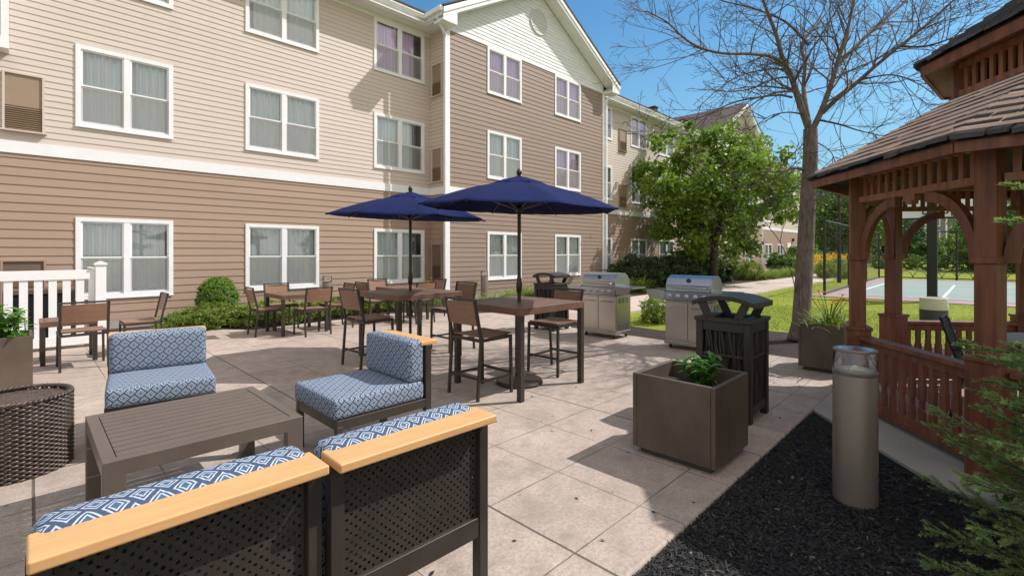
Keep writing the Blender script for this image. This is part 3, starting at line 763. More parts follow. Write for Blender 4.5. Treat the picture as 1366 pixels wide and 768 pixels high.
# ------------------------------------------------------------------ planter boxes
def planter(loc,label,s=.6,h=.575,hx=None):
    t=empty('planter_box',loc,0,label,'planter','square grey brown planters')
    hx=hx or s/2; hy=s/2; w=.032
    b=MB(); b.box((-hx+.045,-hy+.045,0),(hx-.045,hy-.045,.045)); b.build('plinth',M['pad'],t)
    b=MB()
    b.box((-hx,-hy,.045),(hx,-hy+w,h)); b.box((-hx,hy-w,.045),(hx,hy,h)); b.box((-hx,-hy+w,.045),(-hx+w,hy-w,h)); b.box((hx-w,-hy+w,.045),(hx,hy-w,h)); b.box((-hx+w,-hy+w,.045),(hx-w,hy-w,.08))
    b.build('body',M['planter'],t,bevel=.006)
    MB().box((-hx+w+.001,-hy+w+.001,.08),(hx-w-.001,hy-w-.001,h-.11)).build('soil',M['soil'],t)
    return t
planter((3.41,1.535,0),'square grey brown planter on the patio edge in front of the dark trash bin')
planter((-.25,7.43,0),'square grey brown planter at the left frame edge near the picket fence')
planter((7.04,1.36,0),'square grey brown planter holding orange daylilies beside the gazebo posts')
def leafblade(mb,p,d,L,w,droop,mi=0,n=5,fold=.25):
    p=Vector(p); d=Vector(d).normalized(); side=d.cross(Vector((0,0,1)))
    side=side.normalized() if side.length>.05 else Vector((1,0,0)); b=len(mb.v); vs=[]; fs=[]
    for i in range(n+1):
        u=i/n; ww=w*math.sin(PI*min(1,.12+.88*u)**.85)*1.0 if u<1 else .0005
        up=side.cross(d); vs+=[tuple(p-side*ww+up*ww*fold),tuple(p),tuple(p+side*ww+up*ww*fold)]
        p=p+d*(L/n); d=(d+Vector((0,0,-droop/n))).normalized()
    for i in range(n):
        for k in (0,1): fs.append((3*i+k,3*i+k+1,3*i+k+4,3*i+k+3))
    mb.add(vs,fs,mi)
def leafy_plant(name,loc,label,seed,nst,hgt,spread,leafL,leafw,mats,flowers=0,lean=(0,0)):
    t=empty(name,loc,0,label,'plant'); r=rng(seed); lf=MB(); st=MB(); fl=[]
    for i in range(nst):
        a=r.uniform(0,2*PI); q=r.uniform(.05,1)*spread; H=hgt*r.uniform(.6,1)
        p0=Vector((r.gauss(0,spread*.25),r.gauss(0,spread*.25),0)); p1=p0+Vector((q*math.cos(a)+lean[0],q*math.sin(a)+lean[1],H)); pm=(p0+p1)/2+Vector((0,0,H*.12))
        st.tube([p0,pm,p1],[.006,.005,.003],5)
        for k in range(7):
            u=.25+.75*k/6; p=p0.lerp(pm,u*2) if u<.5 else pm.lerp(p1,(u-.5)*2); b=r.uniform(0,2*PI)
            leafblade(lf,p,(math.cos(b),math.sin(b),r.uniform(.2,.9)),leafL*r.uniform(.6,1.1),leafw*r.uniform(.7,1.1),r.uniform(.6,1.3))
        if r.random()<flowers:
            fl.append(MB())
            for k in range(5):
                b=2*PI*k/5; leafblade(fl[-1],p1,(math.cos(b),math.sin(b),.8),.03,.011,.5,n=3)
    st.build('stem',M['hosta'],t); lf.build('foliage',mats,t,smooth='all')
    for q in fl: q.build('flower',M['white'],t)
    return t
leafy_plant('foliage_plant',(3.47,1.50,.462),'glossy green plant growing in the planter in front of the trash bin',4,15,.22,.17,.115,.022,M['hosta'])
leafy_plant('foliage_plant',(-.2,7.4,.462),'broad leaved green plant with pale blooms at the left frame edge',9,26,.40,.30,.15,.032,M['hosta'],.4)
leafy_plant('garden_sprig',(.245,1.22,0),'small yellow green sprig poking up behind the nearest chair rail',3,4,.62,.03,.05,.011,M['leafy'])
def daylily(name,loc,label,seed,n,L,fl,petals,spread=.12):
    t=empty(name,loc,0,label,'flowers'); r=rng(seed); lf=MB(); st=MB(); pts_=[]
    for i in range(n):
        a=r.uniform(0,2*PI); e=r.uniform(.9,2.6)
        leafblade(lf,(r.gauss(0,spread*.5),r.gauss(0,spread*.5),0),(math.cos(a),math.sin(a),e),L*r.uniform(.6,1.1),.009,r.uniform(.8,1.9),n=6)
    for i in range(fl):
        a=r.uniform(0,2*PI); q=r.uniform(.05,.28); H=L*r.uniform(.85,1.25); p=Vector((q*math.cos(a),q*math.sin(a),H))
        st.tube([(0,0,0),(p.x*.4,p.y*.4,H*.6),p],.004,5)
        pt=MB(); pts_.append(pt)
        for k in range(6):
            b=2*PI*k/6; leafblade(pt,p,(math.cos(b),math.sin(b),.7),.055,.016,.9,n=3)
    lf.build('foliage',M['cover'],t,smooth='all'); st.build('flower_stem',M['cover'],t)
    for q in pts_: q.build('flower',petals,t,smooth='all')
    return t
daylily('daylily_plant',(7.0,1.38,.46),'daylily clump with orange blooms in the planter beside the gazebo',5,150,.40,12,M['orangefl'],.2)
# ------------------------------------------------------------------ dining chairs, bar stools, tables
def make_seat(kind,label,group):
    sh=.45 if kind=='chair' else .60; bh=.835 if kind=='chair' else .985
    t=empty('dining_chair' if kind=='chair' else 'bar_stool',(0,0,0),0,label,'chair' if kind=='chair' else 'bar stool',group)
    w=.225; d=.215; q=.026
    for sx in (-1,1):
        MB().bar((sx*w,d,0),(sx*(w-.005),d-.01,sh-.01),q).build('leg',M['bronze'],t)
        l=MB(); l.bar((sx*w,-d-.035,0),(sx*w,-d+.01,sh),q); l.bar((sx*w,-d+.01,sh-.01),(sx*w,-d-.075,bh),q); l.build('rear_leg',M['bronze'],t)
    f=MB()
    for sx in (-1,1): f.bar((sx*w,-d,sh-.018),(sx*w,d,sh-.014),.024,.03)
    f.bar((-w,d-.01,sh-.02),(w,d-.01,sh-.02),.024,.03); f.bar((-w,-d+.012,sh-.02),(w,-d+.012,sh-.02),.024,.03)
    f.build('seat_frame',M['bronze'],t)
    s=MB(); n=9
    for i in range(n):
        y=-d+.02+(2*d-.02)*(i+.5)/n; u=(i+.5)/n*2-1; z=sh+.004+.014*u*u
        s.cbox((0,y,z),(2*w-.02,(2*d-.02)/n-.0015,.014))
    s.build('seat',M['slat'],t,bevel=.002)
    b=MB(); n=3; z0=sh+(.14 if kind=='chair' else .13)
    for i in range(n):
        z=z0+(bh-.02-z0)*(i+.5)/n; u=(z-sh)/(bh-sh); y=-d+.01-.085*u
        cv=[]
        for k in range(5):
            x=-w+.012+(2*w-.024)*k/4; cv.append((x,y-.014*(1-(k/2-1)**2)))
        hh=(bh-.02-z0)/n/2-.0006
        for k in range(4):
            (xa,ya),(xb,yb)=cv[k],cv[k+1]; tl=.085/(bh-sh)*hh
            b.add([(xa,ya+tl,z-hh),(xb,yb+tl,z-hh),(xb,yb-tl,z+hh),(xa,ya-tl,z+hh),(xa,ya+tl-.011,z-hh),(xb,yb+tl-.011,z-hh),(xb,yb-tl-.011,z+hh),(xa,ya-tl-.011,z+hh)],[(0,1,2,3),(7,6,5,4),(0,4,5,1),(3,2,6,7)])
    b.build('backrest',M['slat'],t)
    tr=MB(); tr.bar((-w-.013,-d-.075,bh),(w+.013,-d-.075,bh),.03,.022); tr.build('top_bar',M['bronze'],t)
    if kind!='chair':
        fr=MB()
        for sx in (-1,1): fr.bar((sx*w,-d-.02,.185),(sx*w,d-.003,.185),.02,.024)
        fr.bar((-w,d-.004,.21),(w,d-.004,.21),.02,.024); fr.bar((-w,-d-.016,.21),(w,-d-.016,.21),.02,.024)
        fr.build('footrest',M['bronze'],t)
    return t
def make_table(name,sz,h,label,cat,group,hole=False):
    t=empty(name,(0,0,0),0,label,cat,group); a=sz/2; lw=.055 if h>.8 else .05
    tp=MB(); n=8; w=(sz-.09)/n
    for i in range(n): tp.cbox((0,-a+.045+w*(i+.5),h-.013),(sz-.094,w-.004,.024))
    tp.build('tabletop',M['tabletop'],t,bevel=.002)
    ap=MB()
    for s in (-1,1):
        ap.cbox((0,s*(a-.0215),h-.035),(sz,.043,.07)); ap.cbox((s*(a-.0215),0,h-.035),(.043,sz-.088,.07))
    ap.build('apron',M['tabletop'],t,bevel=.003)
    for sx in (-1,1):
        for sy in (-1,1): MB().cbox((sx*(a-lw/2-.003),sy*(a-lw/2-.003),(h-.07)/2),(lw,lw,h-.071)).build('leg',M['bronze'],t,bevel=.003)
    return t
bt=make_table('bar_table',1.03,.905,'tall square slatted bar table under the nearer blue umbrella','table','tall bar tables'); bt.location=(3.86,3.70,0)
dup(bt,(3.79,5.75,0),0,'tall square slatted bar table under the farther blue umbrella')
st=make_seat('stool','brown slatted bar stool left of the nearer bar table, closest to the lounge chairs','bar stools'); st.location=(3.33,3.735,0); st.rotation_euler=(0,0,R(-90))
dup(st,(4.54,3.765,0),R(92),'brown slatted bar stool on the grill side of the nearer bar table')
dup(st,(3.13,5.70,0),R(-88),'brown slatted bar stool on the left side of the farther bar table')
dup(st,(4.50,5.72,0),R(90),'brown slatted bar stool between the two umbrella tables, facing left')
dt=make_table('dining_table',.82,.705,'low square dining table with four brown chairs beside the boxwood shrub','table','low dining tables'); dt.location=(3.5,9.02,0)
dup(dt,(5.72,8.98,0),0,'low square dining table half hidden behind the farther umbrella table')
dc=make_seat('chair','brown slatted dining chair at the far table, on the side nearest the boxwood shrub','dining chairs'); dc.location=(3.0,9.07,0); dc.rotation_euler=(0,0,R(-92))
dup(dc,(3.57,8.52,0),R(2),'brown slatted dining chair with its back to us, pushed in at the boxwood side table')
dup(dc,(3.45,9.62,0),R(180),'brown slatted dining chair facing us, behind the boxwood side table')
dup(dc,(4.20,8.95,0),R(88),'brown slatted dining chair facing left, at the end of the boxwood side table')
dup(dc,(5.08,9.05,0),R(-90),'brown slatted dining chair facing right, behind the stool of the farther umbrella table')
dup(dc,(5.65,9.65,0),R(178),'reddish dining chair facing us under the third ground floor window')
dup(dc,(6.45,9.0,0),R(90),'brown dining chair facing left, behind the pole of the farther umbrella')
dup(dc,(5.75,8.42,0),R(0),'brown dining chair with its back to us, lowest behind the farther umbrella table')
dup(dc,(.505,8.18,0),R(1),'brown slatted chair with its back to us at the small table by the picket fence')
dup(dc,(1.17,8.78,0),R(90),'brown chair seen from the side facing the small table by the picket fence')
t=make_table('side_table',.56,.56,'small square dark table in front of the picket fence','table',None); t.location=(.40,8.80,0)
# ------------------------------------------------------------------ umbrellas
def make_umbrella(label):
    t=empty('patio_umbrella',(0,0,0),0,label,'umbrella','navy patio umbrellas')
    b=MB(); b.lathe([(.26,0),(.265,.02),(.25,.045),(.12,.06),(.045,.075),(.035,.20)],n=36); b.build('base',M['pole'],t,smooth=True)
    MB().lathe([(.02,.06),(.02,2.26)],n=16).build('pole',M['pole'],t,smooth=True)
    c=MB(); c.lathe([(.021,1.0),(.032,1.02),(.034,1.10),(.026,1.13),(.026,1.16),(.021,1.18)],n=16); c.build('tilt_collar',M['pole'],t,smooth=True)
    k=MB(); k.cbox((0,0,.60),(.05,.05,.1)); k.tube([(.03,0,.6),(.075,0,.6),(.085,0,.55)],.008,6); k.build('crank',M['pole'],t)
    Rr=1.12; zt=2.25; drop=.315; A0=R(17.6)
    g=RGT*(-.03)+FWD*.03
    def tilt(p): return (p[0],p[1],p[2]+g.x*p[0]+g.y*p[1])
    cv=MB(); nr=12; ns=10; vs=[]; fs=[]
    for j in range(nr+1):
        u=j/nr
        for k in range(8):
            a0=A0+k*PI/4; a1=a0+PI/4
            for i in range(ns):
                w=i/ns; p=Vector((math.cos(a0),math.sin(a0)))*(1-w)+Vector((math.cos(a1),math.sin(a1)))*w
                s=4*w*(1-w); scal=1-.02*s*u*u
                z=zt-drop*(u**1.12)+.045*math.sin(PI*u)*.6-.014*s*u*(1-.3*u)
                vs.append(tilt((p.x*Rr*u*scal,p.y*Rr*u*scal,z+noise.noise(Vector((p.x*u*9,p.y*u*9,3)))*.007*u+noise.noise(Vector((p.x*u*26,p.y*u*26,9)))*.003)))
    N=8*ns
    for j in range(nr):
        for i in range(N): fs.append((j*N+i,j*N+(i+1)%N,(j+1)*N+(i+1)%N,(j+1)*N+i))
    o=cv.add(vs,fs).build('canopy',M['navy'],t,smooth='all')
    sd=o.modifiers.new('thick','SOLIDIFY'); sd.thickness=.004; sd.offset=-1
    # vent flap
    vs=[];fs=[]
    for j in range(5):
        u=j/4
        for k in range(8):
            a0=A0+k*PI/4; a1=a0+PI/4
            for i in range(4):
                w=i/4; p=Vector((math.cos(a0),math.sin(a0)))*(1-w)+Vector((math.cos(a1),math.sin(a1)))*w
                s=4*w*(1-w); z=zt+.045-.10*u**1.3-.028*s*u+.012*math.sin(k*2.1)*s*u+noise.noise(Vector((p.x*u*4,p.y*u*4,1)))*.028*u
                vs.append(tilt((p.x*.34*u*(1-.06*s),p.y*.34*u*(1-.06*s),z)))
    for j in range(4):
        for i in range(32): fs.append((j*32+i,j*32+(i+1)%32,(j+1)*32+(i+1)%32,(j+1)*32+i))
    o=MB().add(vs,fs).build('vent_flap',M['navy'],t,smooth='all'); sd=o.modifiers.new('thick','SOLIDIFY'); sd.thickness=.004
    f=MB(); f.lathe([(.03,0),(.034,.012),(.018,.02),(.028,.035),(.033,.055),(.022,.08),(.004,.10)],(0,0,zt+.035),14); f.build('finial',M['pole'],t,smooth=True)
    hb=MB(); hb.lathe([(.022,0),(.045,.01),(.05,.04),(.03,.06),(.022,.07)],(0,0,1.90),14); hb.build('hub',M['pole'],t,smooth=True)
    for k in range(8):
        a=A0+k*PI/4; c,s=math.cos(a),math.sin(a); pts=[]
        for j in range(7):
            u=.04+.95*j/6; z=zt-drop*(u**1.12)+.045*math.sin(PI*u)*.6-.014
            pts.append(tilt((c*Rr*u,s*Rr*u,z)))
        rb=MB().tube(pts,.007,6).build('rib',M['pole'],t)
        u=.52; z=zt-drop*(u**1.12)+.027-.03
        MB().tube([(c*.045,s*.045,1.93),tilt((c*Rr*u,s*Rr*u,z))],.006,6).build('strut',M['taupe'],rb)
    return t
um=make_umbrella('navy blue patio umbrella over the nearer bar table, larger and farther right'); um.location=(3.86,3.70,0)
dup(um,(3.79,5.75,0),R(4),'navy blue patio umbrella over the farther bar table, partly behind its twin')
# ------------------------------------------------------------------ picket fence
t=empty('picket_fence',(.815,9.85,0),0,'white vinyl picket fence with a square corner post hiding the air conditioners','fence')
p=MB(); p.box((-.065,-.065,0),(.065,.065,1.255)); p.build('post',M['vinyl'],t,bevel=.006)
p=MB(); p.add([(-.08,-.08,1.255),(.08,-.08,1.255),(.08,.08,1.255),(-.08,.08,1.255),(-.08,-.08,1.275),(.08,-.08,1.275),(.08,.08,1.275),(-.08,.08,1.275),(0,0,1.315)],[(3,2,1,0),(0,1,5,4),(1,2,6,5),(2,3,7,6),(3,0,4,7),(4,5,8),(5,6,8),(6,7,8),(7,4,8)]); p.build('post_cap',M['vinyl'],t)
p=MB(); p.box((-4.2,-.025,1.04),(-.066,.025,1.18)); p.box((-4.2,-.025,.05),(-.066,.025,.19)); p.box((-.025,.066,1.04),(.025,2.0,1.18)); p.box((-.025,.066,.05),(.025,2.0,.19)); p.build('rail',M['vinyl'],t,bevel=.004)
p=MB()
for i in range(27): p.box((-.235-.152*i-.045,-.012,.191),(-.235-.152*i+.045,.012,1.039))
for i in range(12): p.box((-.012,.17+.152*i,.191),(.012,.17+.152*i+.09,1.039))
p.build('pickets',M['vinyl'],t)
def make_ac(label):
    t=empty('condenser_unit',(0,0,0),0,label,'air conditioner','air conditioners behind the picket fence')
    b=MB(); b.box((-.4,-.4,0),(.4,.4,.1)); b.box((-.4,-.4,.82),(.4,.4,.88))
    for sx in (-1,1):
        for sy in (-1,1): b.cbox((sx*.38,sy*.38,.46),(.04,.04,.72))
    b.build('casing',M['planter'],t)
    l=MB()
    for i in range(24):
        z=.12+i*.029
        l.box((-.37,-.385,z),(.37,-.375,z+.012)); l.box((.375,-.36,z),(.385,.36,z+.012))
    l.box((-.35,-.35,.1),(.35,.35,.8)); l.build('louvre',M['darkplastic'],t); return t
a=make_ac('dark louvred air conditioner behind the picket fence, farther from its corner post'); a.location=(-.9,10.75,-.01)
dup(a,(.15,10.75,-.01),0,'dark louvred air conditioner behind the picket fence, next to its corner post')
# ------------------------------------------------------------------ grills
def make_grill(label):
    t=empty('gas_grill',(0,0,0),0,label,'grill','stainless gas grills')   # front faces -X, width along Y
    W_=.35; D_=.46
    c=MB(); c.box((.02,-W_,.10),(D_,W_,.72)); c.box((-.02,-W_-.01,.07),(D_+.01,W_+.01,.12)); c.build('cabinet',M['steel'],t,bevel=.004)
    vt=MB()
    for sy in (-1,1):
        for k in range(3):
            for j in range(4): 
                vt.box((.08+k*.11,sy*(W_+.0015)-.0015,.16+.022*j),(.15+k*.11,sy*(W_+.0015)+.0015,.172+.022*j)); 
                vt.box((.08+k*.11,sy*(W_+.0015)-.0015,.60+.022*j),(.15+k*.11,sy*(W_+.0015)+.0015,.612+.022*j))
    vt.build('side_vent',M['darkplastic'],t)
    for s in (-1,1):
        d=MB(); d.box((-.004,min(s*.004,s*(W_-.005)),.135),(.019,max(s*.004,s*(W_-.005)),.70)); dd=d.build('door',M['steel'],t,bevel=.004)
        h=MB(); h.tube([(-.004,s*.06,.62),(-.03,s*.06,.62),(-.03,s*(W_-.06),.62),(-.004,s*(W_-.06),.62)],.008,8); h.build('handle',M['steel'],dd,smooth=True)
    cp=MB(); v=[(-.07,-W_-.0,.735),(-.035,-W_,.86),(.10,-W_,.86),(.10,-W_,.735)]
    cp.add(v+[(x,W_,z) for x,_,z in v],[(0,1,2,3),(7,6,5,4),(0,4,5,1),(1,5,6,2),(3,2,6,7),(0,3,7,4)]); cp.build('control_panel',M['steel2'],t,bevel=.003)
    for k in range(5):
        y=-W_+.09+k*(2*W_-.18)/4; Mk=TR(-.053,y,.80)@Matrix.Rotation(R(-74),4,'Y')
        kb=MB(); kb.lathe([(.031,0),(.031,.006),(.024,.008),(.021,.035),(.012,.038)],n=18,M=Mk); kb.build('knob',M['steel'],t,smooth=True)
    for s in (-1,1):
        sh=MB(); a,b=sorted((s*(W_+.004),s*(W_+.30)))
        sh.box((-.02,a,.845),(D_-.02,b,.875)); 
        yo=s*(W_+.30); yi=s*(W_+.004)
        sh.add([(-.03,yi,.74),(-.03,yo-s*.05,.76),(-.03,yo,.874),(-.03,yi,.874),(-.021,yi,.74),(-.021,yo-s*.05,.76),(-.021,yo,.874),(-.021,yi,.874)],[(0,1,2,3),(4,5,6,7),(0,1,5,4),(1,2,6,5),(2,3,7,6)])
        sh.build('side_shelf',M['steel2'],t,bevel=.003)
    fb=MB(); fb.box((.02,-W_+.005,.72),(D_,W_-.005,.87)); fb.build('firebox',M['darkplastic'],t)
    # lid
    prof=[(.0,.865),(.0,.94),(.02,1.0),(.06,1.055),(.12,1.09),(.20,1.105),(.30,1.10),(.38,1.06),(.43,.99),(.45,.93),(.45,.865)]
    n=len(prof); ld=MB(); ld.add([(x,-W_+.03,z) for x,z in prof]+[(x,W_-.03,z) for x,z in prof],[(i,i+1,n+i+1,n+i) for i in range(n-1)])
    lo=ld.build('lid',M['steel2'],t,smooth=True)
    for s in (-1,1):
        e=MB(); pr=[(x+(0.008 if x<.2 else -.008),z-.004) for x,z in prof]; y0=s*(W_-.032); y1=s*(W_-.012)
        pe=[(x,z) for x,z in prof]
        e.add([(x,y0,z) for x,z in pe]+[(x,y1,z) for x,z in pe],[tuple(range(n)),tuple(range(n,2*n))]+[(i,i+1,n+i+1,n+i) for i in range(n-1)]); e.build('lid_end',M['darkplastic'] if False else M['steel2'],lo)
    h=MB(); h.tube([(-.005,-W_+.07,.925),(-.05,-W_+.07,.925),(-.05,W_-.07,.925),(-.005,W_-.07,.925)],.013,10); h.build('handle',M['steel'],lo,smooth=True)
    th=MB(); th.lathe([(.034,0),(.034,.008),(.026,.012)],n=20,M=TR(.035,0,1.03)@Matrix.Rotation(R(-55),4,'Y')); th.build('thermometer',M['blackmetal'],lo,smooth=True)
    for sx in (.06,D_-.05):
        for sy in (-1,1):
            w=MB(); w.lathe([(.012,-.012),(.032,-.012),(.035,0),(.032,.012),(.012,.012)],n=16,M=TR(sx,sy*(W_-.06),.035)@Matrix.Rotation(R(90),4,'X')); w.build('caster',M['darkplastic'],t,smooth=True)
    return t
g=make_grill('stainless gas grill farther left, behind the grill side bar stool'); g.location=(6.88,4.72,0)
dup(g,(6.86,3.13,0),R(2),'stainless gas grill on the right, partly hidden by the large trash bin')
# ------------------------------------------------------------------ trash bins with arched canopy
def make_bin(label):
    t=empty('trash_bin',(0,0,0),0,label,'trash bin','dark bins with arched canopies'); a=.235; H=.84
    f=MB()
    for sx in (-1,1):
        for sy in (-1,1): f.cbox((sx*(a-.03),sy*(a-.03),H/2),(.06,.06,H))
    for s in (-1,1):
        for z,hh in ((.105,.07),(H-.04,.08),(.55,.022)):
            f.cbox((0,s*(a-.03),z),(2*a-.121,.045,hh)); f.cbox((s*(a-.03),0,z),(.045,2*a-.121,hh))
    f.build('frame',M['bin'],t,bevel=.004)
    ln=MB(); ln.box((-a+.06,-a+.06,.07),(a-.06,a-.06,H-.02)); ln.build('liner',M['darkplastic'],t)
    r=rng(12)
    for ax in range(4):
        tw=MB()
        for k in range(12):
            u=-a+.07+(2*a-.14)*(k+.5)/12; pts=[]
            e=r.uniform(-.035,.035); m=r.uniform(-.03,.03)
            for j in range(6):
                q=j/5; pts.append((max(-a+.062,min(a-.062,u+e*(q-.5)+m*math.sin(PI*q*1.5)+.01*math.sin(q*9+k))),-a+.025,.14+(H-.22)*q))
            tw.tube(pts,[.010]*6,5)
            if k%2: tw.tube([pts[2],(max(-a+.062,min(a-.062,pts[2][0]+.04)),-a+.025,pts[2][2]+.18)],.005,5)
        o=tw.build('twig_panel',M['bin'],t); o.rotation_euler=(0,0,ax*PI/2)
    tp=MB(); w=.10
    tp.box((-a-.012,-a-.012,H),(a+.012,-a+w,H+.035)); tp.box((-a-.012,a-w,H),(a+.012,a+.012,H+.035)); tp.box((-a-.012,-a+w,H),(-a+w,a-w,H+.035)); tp.box((a-w,-a+w,H),(a+.012,a-w,H+.035)); tp.build('top_plate',M['bin'],t,bevel=.005)
    # two slanted supports on each side, canopy arches along Y
    for sx in (-1,1):
        for sy in (-1,1):
            s=MB(); x0=sx*(a-.03); x1=sx*(a-.012)
            v=[(x0,sy*.085,H+.034),(x0,sy*.165,H+.034),(x0,sy*.225,H+.165),(x0,sy*.155,H+.175)]
            s.add(v+[(x1,y,z) for _,y,z in v],[(0,1,2,3),(7,6,5,4),(0,4,5,1),(1,5,6,2),(2,6,7,3),(3,7,4,0)]); s.build('canopy_support',M['bin'],t)
    cn=MB(); n=14; vs=[]
    for i in range(n+1):
        u=i/n*2-1; y=u*(a+.03); z=H+.165+.055*(1-u*u)
        for x,dz in ((-a-.005,-.028),(-a-.005,.012),(a+.005,.012),(a+.005,-.028)): vs.append((x,y,z+dz))
    fs=[(i*4+k,i*4+(k+1)%4,i*4+4+(k+1)%4,i*4+4+k) for i in range(n) for k in range(4)]+[(0,1,2,3),(n*4,n*4+3,n*4+2,n*4+1)]
    cn.add(vs,fs).build('canopy',M['bin'],t,smooth=True,bevel=.004)
    return t
b=make_bin('large dark bin with twig pattern sides standing behind the front planter'); b.location=(4.50,1.635,0)
dup(b,(7.0,5.86,0),R(3),'small looking dark bin with arched canopy in front of the gabled wing')
# ------------------------------------------------------------------ bollard lights
def make_bollard(label,h=.91,r_=.112):
    t=empty('bollard_light',(0,0,0),0,label,'bollard light','bronze bollard lights'); z=h-.135
    MB().lathe([(r_-.004,0),(r_-.004,.01),(r_,.012),(r_,z-.008),(r_-.004,z)],n=40).build('column',M['bollardm'],t,smooth=True)
    MB().lathe([(r_+.0005,z-.016),(r_+.002,z-.014),(r_+.002,z+.004),(r_,z+.006),(r_-.02,z+.006)],n=40,caps=False).build('collar',M['bollardm'],t,smooth=True)
    MB().lathe([(r_-.003,z+.005),(r_-.003,h-.012),(r_-.008,h-.004)],n=40,caps=False).build('lens',M['clear'],t,smooth=True)
    MB().lathe([(r_-.006,z+.001),(r_-.01,z+.010),(.05,z+.012),(.022,z+.02),(.014,z+.03),(.001,z+.034)],n=32,caps=False).build('reflector',M['padw'],t,smooth=True)
    MB().lathe([(r_-.003,h-.016),(r_-.001,h-.014),(r_-.001,h-.006),(r_-.010,h+.001)],n=40,caps=False).build('lens_rim',M['bollardm'],t,smooth=True)
    MB().lathe([(r_-.011,h-.006),(r_-.011,h-.001),(.001,h+.003)],n=40,caps=False).build('lens_cap',M['frost'],t,smooth=True)
    return t
b=make_bollard('tall bronze bollard light with clear top standing in the black mulch'); b.location=(3.47,.555,-.03)
dup(b,(9.7,10.75,-.03),0,'small bollard light in front of the gabled wing beside its first window')
dup(b,(5.1,11.3,-.03),0,'bollard light behind the far dining set under the second window')
# ------------------------------------------------------------------ gazebo
gz=empty('gazebo',GC,0,'red stained octagonal wooden gazebo with shake roof and slatted cupola','gazebo')
def GV(k,r,z=0): a=GA-R(45)*k; return Vector((r*math.cos(a),r*math.sin(a),z))
RP=1.775
MB().prism([tuple(GV(k,1.72).xy) for k in range(8)],-.008,.05).build('floor',M['deadwood'],gz)
def side(k,r):
    a=GV(k,r); b=GV(k+1,r); d=(b-a).normalized(); n=Vector((-d.y,d.x,0)); n=n if n.dot(a+b)>0 else -n
    return a,b,d,n,(b-a).length
for k in range(8):
    p=GV(k,RP); Mz=TR(p.x,p.y)@RZ(GA-R(45)*k)
    o=MB().cbox((0,0,1.14),(.118,.118,2.00),0,Mz); o.build('post',M['redwood'],gz,bevel=.008)
    q=MB(); q.cbox((0,0,.365),(.185,.185,.75),0,Mz); q.cbox((0,0,.752),(.205,.205,.03),0,Mz); MB().cbox((0,0,1.40),(.145,.145,.05),0,Mz).build('post_collar',M['redwood'],gz,bevel=.006); q.build('post_base',M['redwood'],gz,bevel=.006)
def arc(u0,z0,u1,z1,w,n=9):   # curved brace from a post (u0,z0) up to the header (u1,z1)
    o=[];i=[]
    for j in range(n+1):
        t=j/n*PI/2; o.append((u1-(u1-u0)*math.cos(t),z0+(z1-z0)*math.sin(t)))
    for j in range(n+1):
        t=j/n*PI/2; i.append((u1-(u1-u0-w)*math.cos(t),z0+(z1-z0-w)*math.sin(t)))
    return o,i
for k in range(8):
    a,b,d,n,L=side(k,RP)
    def place(mb,u,z,w,h,th,dn=0): 
        c=a+d*u+n*dn; Ms=Matrix(((d.x,n.x,0,c.x),(d.y,n.y,0,c.y),(0,0,1,z),(0,0,0,1))); mb.cbox((0,0,0),(w,th,h),0,Ms)
    # header and frieze
    h=MB(); place(h,L/2,2.15,L-.13,.04,.05); place(h,L/2,1.93,L-.13,.05,.055)
    place(h,L/2,1.88,.12,.05,.05); place(h,L/2,1.845,.07,.03,.05)
    ns=int((L-.15)/.088)
    for i in range(ns): place(h,.075+(L-.15)*(i+.5)/ns,2.042,.038,.175,.018)
    h.build('frieze',M['redwood_d'],gz)
    for s in (0,1):
        m=MB(); o,i=arc(.06,1.38,.52,1.905,.075); vs=[]
        for th in (-.022,.022):
            for u,z in o+i:
                uu=u if s==0 else L-u; c=a+d*uu+n*th; vs.append((c.x,c.y,z))
        N=len(o); T=2*N; fs=[]
        for j in range(N-1):
            fs+=[(j,j+1,N+j+1,N+j),(T+j,T+N+j,T+N+j+1,T+j+1),(j,T+j,T+j+1,j+1),(N+j,N+j+1,T+N+j+1,T+N+j)]
        fs+=[(0,N,T+N,T),(N-1,T+N-1,T+2*N-1,2*N-1)]
        m.add(vs,fs).build('arch_brace',M['redwood'],gz)
    if k!=1:
        rl=MB(); place(rl,L/2,.672,L-.18,.036,.11); place(rl,L/2,.615,L-.18,.06,.04); place(rl,L/2,.095,L-.18,.085,.045); nb=int((L-.2)/.098)
        for i in range(nb):
            u=.1+(L-.2)*(i+.5)/nb; place(rl,u,.51,.048,.17,.028); place(rl,u,.375,.062,.13,.029); place(rl,u,.28,.034,.07,.028); place(rl,u,.19,.054,.115,.029)
        rl.build('railing',M['redwood'],gz,bevel=.003)
    # fascia, soffit boards
    a,b,d,n,L=side(k,2.12)
    f=MB(); place(f,L/2,2.108,L,.072,.028); f.build('fascia',M['redwood'],gz)
    sh=MB()
    for j in range(9):
        ra,rb=2.11-.116*j,2.11-.116*j-.106; za,zb=[2.165+(2.19-r_)*.556 for r_ in (ra,rb)]
        q0,q1,q2,q3=GV(k,ra,za),GV(k+1,ra,za),GV(k+1,rb,zb),GV(k,rb,zb); up=Vector((0,0,.018))
        sh.add([q0,q1,q2,q3,q0+up,q1+up,q2+up,q3+up],[(0,3,2,1),(0,1,5,4),(2,3,7,6)])
    sh.build('roof_boards',M['sheath'],gz)
    MB().bar(GV(k,2.11,2.11),GV(k,.95,2.74),.04,.09).build('rafter',M['redwood'],gz)
